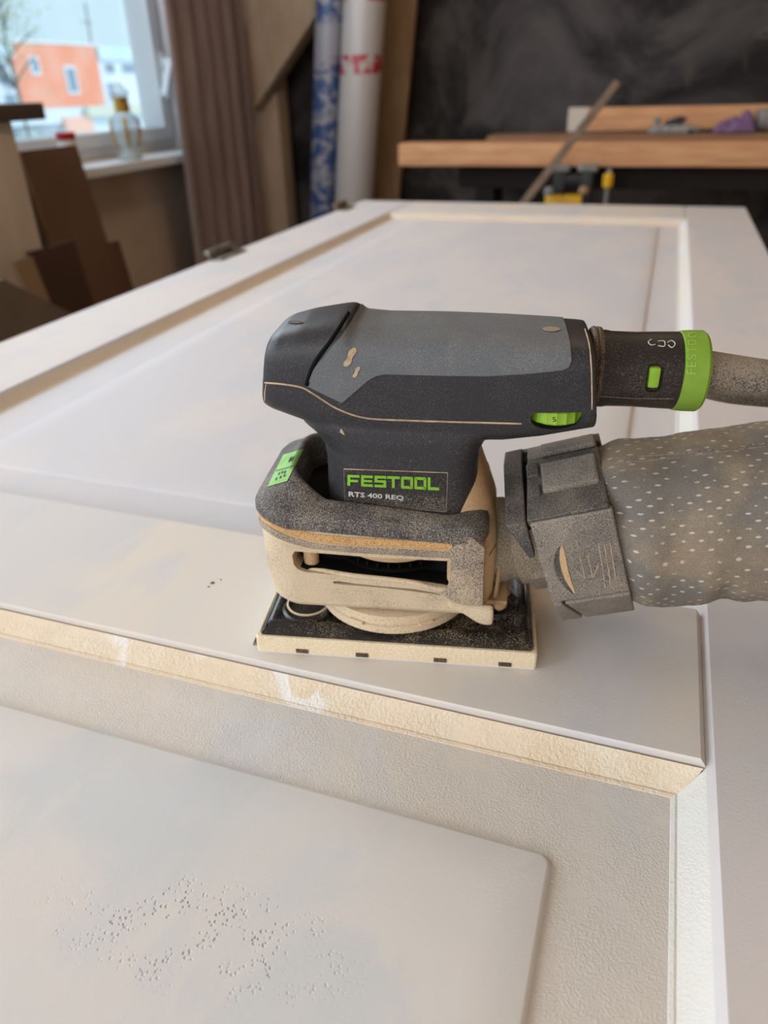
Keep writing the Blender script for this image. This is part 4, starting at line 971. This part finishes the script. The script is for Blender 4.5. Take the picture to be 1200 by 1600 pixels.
# rolls
def rollmat(name, base, ink, z0, seedv, lo):
    s = NT(name); v = s.scaled((26, 26, 34)); a = s.noise(1.0, 3, .6, v, .5)
    bands = s.step(s.noise(5.5, 0, .5, s.scaled((0.01, .01, 1))), lo, lo + .06)
    col = s.mix(s.math('MULTIPLY', s.step(a, .44, .52), bands), lin(base), lin(ink)); return s.done(col, .35)
M['bluefilm'] = rollmat('blue_printed_film', (158, 158, 168), (58, 84, 134), 0, 0, .40)
def _red():
    s = NT('white_film_red_print'); z = s.xyz()[2]; a = s.noise(1.0, 3, .6, s.scaled((24, 24, 16)), .3)
    def band(c, w_): return s.math('LESS_THAN', s.math('ABSOLUTE', s.math('SUBTRACT', z, c)), w_)
    bands = s.math('MAXIMUM', band(.295 - FZ, .026), band(.478 - FZ, .02))
    f = s.math('MULTIPLY', bands, s.step(a, .40, .48)); col = s.mix(f, lin((190, 184, 182)), lin((176, 40, 56))); return s.done(col, .3)
M['redfilm'] = _red()
def roll(name, label, pt, pb, y, rad, mat):
    a, b = at_y(*pt, y), at_y(*pb, y); d = (a - b); base = b + d * ((FZ - b.z) / d.z); topp = b + d * ((1.25 - b.z) / d.z)
    r = empty(name, (base.x, base.y, FZ)); tag(r, label, 'plastic roll', 'plastic rolls standing by the wall'); ax = topp - base; h = ax.length
    lathe('film', [(rad * .98, .004), (rad, .008), (rad, h - .006), (rad * .97, h), (rad * .45, h - .001), (rad * .45, h - .03)], (0, 0, 0.0), ax, mat, r, 40)
    lathe('core_tube', [(rad * .44, .002), (rad * .44, h + .02), (rad * .36, h + .02), (rad * .36, h - .03)], (0, 0, 0.0), ax, M['mdf_edge'], r, 24)
roll('plastic_film_roll', 'thin upright roll of film printed blue and white', (517, 0), (505, 335), 2.60, .047, M['bluefilm'])
roll('plastic_film_roll', 'thicker upright roll of white film with red print', (570, 0), (553, 310), 2.58, .066, M['redfilm'])
a, b = at_y(622, 0, 2.78), at_y(598, 305, 2.78); d = a - b; base = b + d * ((FZ - b.z) / d.z); topp = b + d * ((1.5 - b.z) / d.z)
r = empty('wooden_batten', (base.x, base.y, FZ)); tag(r, 'upright tan plywood batten right of the white film roll', 'board')
bar('batten', (0, 0, 0.002), topp - base, .13, .02, plain('tan_plywood', (150, 120, 86), .8, (134, 104, 72), 10, stretch=(6, 6, 1)), r, up=(0, 1, 0))

# planks on the far bench
M['plank'] = plain('spruce_plank', (220, 166, 120), .7, (202, 144, 100), 7, stretch=(1, 8, 10), bump=.05)
M['plank2'] = plain('brown_plank', (150, 110, 78), .75, (134, 96, 68), 7, stretch=(1, 8, 10))
def plank(label, x0, x1, y0, y1, z0, z1, mat, grp='planks on the far bench'):
    r = empty('wooden_plank', (x0, y0, z0)); tag(r, label, 'plank', grp); box('timber', 0, x1 - x0, 0, y1 - y0, 0, z1 - z0, mat, r, .006); return r
plank('long thick spruce plank along the front of the far bench', -.755, 1.25, 2.30, 2.40, .027, .087, M['plank'])
plank('thinner brown plank lying behind the thick spruce plank', -.52, 1.20, 2.43, 2.57, .050, .098, M['plank2'])
bk = plank('spruce board standing on edge with a white painted end', at_y(890, 190, 2.62).x, 1.20, 2.60, 2.645, .098, at_y(890, 169, 2.60).z, M['plank'])
box('painted_end', -.003, .055, -.002, .048, -.001 + .001, at_y(890, 169, 2.60).z - .098 + .001, plain('white_end_paint', (206, 196, 184), .7), bk)
bn = empty('work_bench', (.2, 2.48, FZ)); tag(bn, 'dark timber bench frame under the far planks', 'bench')
M['darkwood'] = plain('dark_timber', (40, 34, 30), .8, (34, 28, 24), 8)
box('top_rail', -.80, 1.0, -.06, .10, .027 - FZ - .07, .027 - FZ, M['darkwood'], bn, .003)
box('bearer', -.72, 1.0, -.052, .10, .027 - FZ, .050 - FZ, M['darkwood'], bn, .002)
for x in (-.72, .95):
    for y in (-.03, .08): box('leg', x - .03, x + .03, y - .02, y + .02, 0, .027 - FZ - .07, M['darkwood'], bn, .003)
# leaning rod
a, b = at_y(965, 128, 2.28), at_y(820, 315, 2.08); d = b - a
e = a + d * 3.3
rd = empty('thin_rod', tuple(e)); tag(rd, 'thin grey brown rod leaning diagonally across the thick plank', 'rod')
bar('rod', (0, 0, 0), a - e, .020, .012, plain('grey_rod', (116, 98, 86), .6, (132, 114, 100), 30), rd, up=(0, 1, 0), bev=.002)
# clamps under the plank
M['yellow'] = plain('tool_yellow', (230, 178, 20), .5); M['grey_tool'] = plain('tool_grey', (120, 118, 118), .5, (150, 148, 146), 40); M['tool_black'] = plain('tool_black', (28, 27, 28), .5)
c0 = at_y(880, 290, 2.20)
cl = empty('bench_clamp', (c0.x, 2.255, -.12)); tag(cl, 'black clamp with yellow body and pale jaw pads below the thick plank', 'clamp'); L = cl.location
A, B = at_y(848, 322, 2.2), at_y(908, 308, 2.2)
box('body', A.x - L.x, B.x - L.x, -.03, .03, -.04, A.z - L.z + (B.z - A.z), M['yellow'], cl, .006)
for px in (872, 916):
    p = at_y(px, 264, 2.2); box('jaw_pad', p.x - L.x - .026, p.x - L.x + .026, -.02, .02, p.z - L.z - .010, p.z - L.z + .006, M['grey_tool'], cl, .004)
    box('jaw', p.x - L.x - .016, p.x - L.x + .016, -.018, .018, .04, p.z - L.z - .009, M['tool_black'], cl, .003)
box('cross_bar', at_y(862, 280, 2.2).x - L.x, at_y(925, 280, 2.2).x - L.x, -.015, .015, at_y(880, 292, 2.2).z - L.z, at_y(880, 276, 2.2).z - L.z, M['tool_black'], cl, .003)
p = at_y(858, 300, 2.2); lathe('knob', [(.0, 0), (.013, .002), (.015, .012), (.011, .022), (.0, .024)], Vector((p.x, 2.2, p.z - .01)) - L, (0, 0, 1), M['grey_tool'], cl, 20)
p = at_y(912, 298, 2.2); lathe('knob', [(.0, 0), (.012, .002), (.014, .010), (.010, .02), (.0, .022)], Vector((p.x, 2.2, p.z - .01)) - L, (0, 0, 1), M['mdf_edge'], cl, 20)
p = at_y(949, 284, 2.22); q = at_y(949, 314, 2.22)
c2 = empty('screw_clamp', (p.x, 2.24, -.15)); tag(c2, 'small clamp with a yellow grip hanging right of the larger clamp', 'clamp'); L = c2.location
lathe('grip', [(.006, 0), (.013, .003), (.014, .03), (.010, .036)], (0, 0, p.z - L.z - .018), (0, 0, 1), M['yellow'], c2, 18)
box('bar', -.006, .006, .012, .024, 0, .027 - L.z, M['grey_tool'], c2, .002)
box('lower_jaw', -.01, .01, -.012, .024, .0, .02, M['grey_tool'], c2, .002); tube('spindle', [(0, 0, .02), (0, 0, p.z - L.z - .017)], .005, M['grey_tool'], c2, 10)
# tools on the bench
tz = .0985
def lump(name, label, cat, px, py, y, L_, W_, H_, mat, seed):
    p = at_y(px, py, y); r = empty(name, (p.x, y, tz)); tag(r, label, cat); return r
t1 = lump('block_plane', 'small grey metal hand plane lying on the far bench', 'hand plane', 1050, 210, 2.50, 0, 0, 0, None, 1)
prism('body', [(-.065, 0), (.065, 0), (.066, .014), (.03, .020), (-.045, .020), (-.068, .012)], 'y', -.022, .022, M['grey_tool'], t1, .002)
prism('cap', [(-.03, .018), (.02, .018), (.035, .036), (.015, .042), (-.02, .030)], 'y', -.016, .016, M['tool_black'], t1, .003)
lathe('knob', [(.008, .018), (.006, .024), (.011, .032), (.007, .040)], (-.045, 0, 0), (0, 0, 1), M['grey_tool'], t1, 16)
t2 = lump('pencil_case', 'crumpled purple cloth lying on the far bench', 'cloth', 1145, 205, 2.50, 0, 0, 0, None, 2); t2.name = 'crumpled_cloth'
bm = bmesh.new(); bmesh.ops.create_grid(bm, x_segments=28, y_segments=20, size=.5)
for v in bm.verts:
    x, y = v.co.x, v.co.y; e_ = max(0, 1 - (abs(x) * 2) ** 4) * max(0, 1 - (abs(y) * 2) ** 4)
    v.co = Vector((x * .11, y * .09, .003 + e_ * (.022 + .02 * noise.noise(Vector((x * 5, y * 5, 2))) + .03 * max(0, x * 2 + .2))))
o = from_bm('fabric', bm, plain('purple_cloth', (128, 100, 138), .9, (110, 84, 122), 40), t2, True); sd = o.modifiers.new('s', 'SOLIDIFY'); sd.thickness = .002
t3 = lump('cable_coil', 'small dark cord lying between hand plane and purple cloth', 'cord', 1098, 212, 2.47, 0, 0, 0, None, 3)
tube('cord', spline([(-.04, 0, .004), (-.015, .012, .005), (.01, -.008, .006), (.03, .006, .005), (.05, -.012, .004)], 6), .004, M['tool_black'], t3, 8)
t4 = lump('glue_bottle', 'grey plastic bottle lying at the right end of the far bench', 'bottle', 1196, 200, 2.52, 0, 0, 0, None, 4)
lathe('bottle_body', [(.005, -.03), (.026, -.028), (.028, -.02), (.028, .06), (.014, .074)], (0, 0, .0285), (1, .2, 0), M['grey_tool'], t4, 24); lathe('cap', [(.012, .0735), (.012, .09), (.006, .10)], (0, 0, .0285), (1, .2, 0), M['tool_black'], t4, 16)
# ceiling lamp added out of view as warm fill for the background
lp = empty('fill_lamp', (-.25, 1.45, CZ)); tag(lp, 'round opal ceiling lamp added out of view as warm fill', 'lamp')
lathe('mount', [(.06, 0), (.06, -.02), (.02, -.03)], (0, 0, 0), (0, 0, 1), M['white'], lp, 24)
s = NT('fill_lamp_opal'); s.b.inputs['Emission Color'].default_value = (1, .78, .55, 1); s.b.inputs['Emission Strength'].default_value = 4.0; s.done(lin((240, 225, 200)), .5)
lathe('shade', [(.02, -.03), (.12, -.045), (.15, -.08), (.12, -.11), (.0, -.125)], (0, 0, 0), (0, 0, 1), s.m, lp, 32)
pl2 = bpy.data.lights.new('fill_lamp_bulb', 'POINT'); pl2.energy = 5.5; pl2.color = (1, .72, .50); pl2.shadow_soft_size = .15
po = bpy.data.objects.new('fill_lamp_bulb', pl2); COL.objects.link(po); po.location = (0, 0, -.30); po.parent = lp
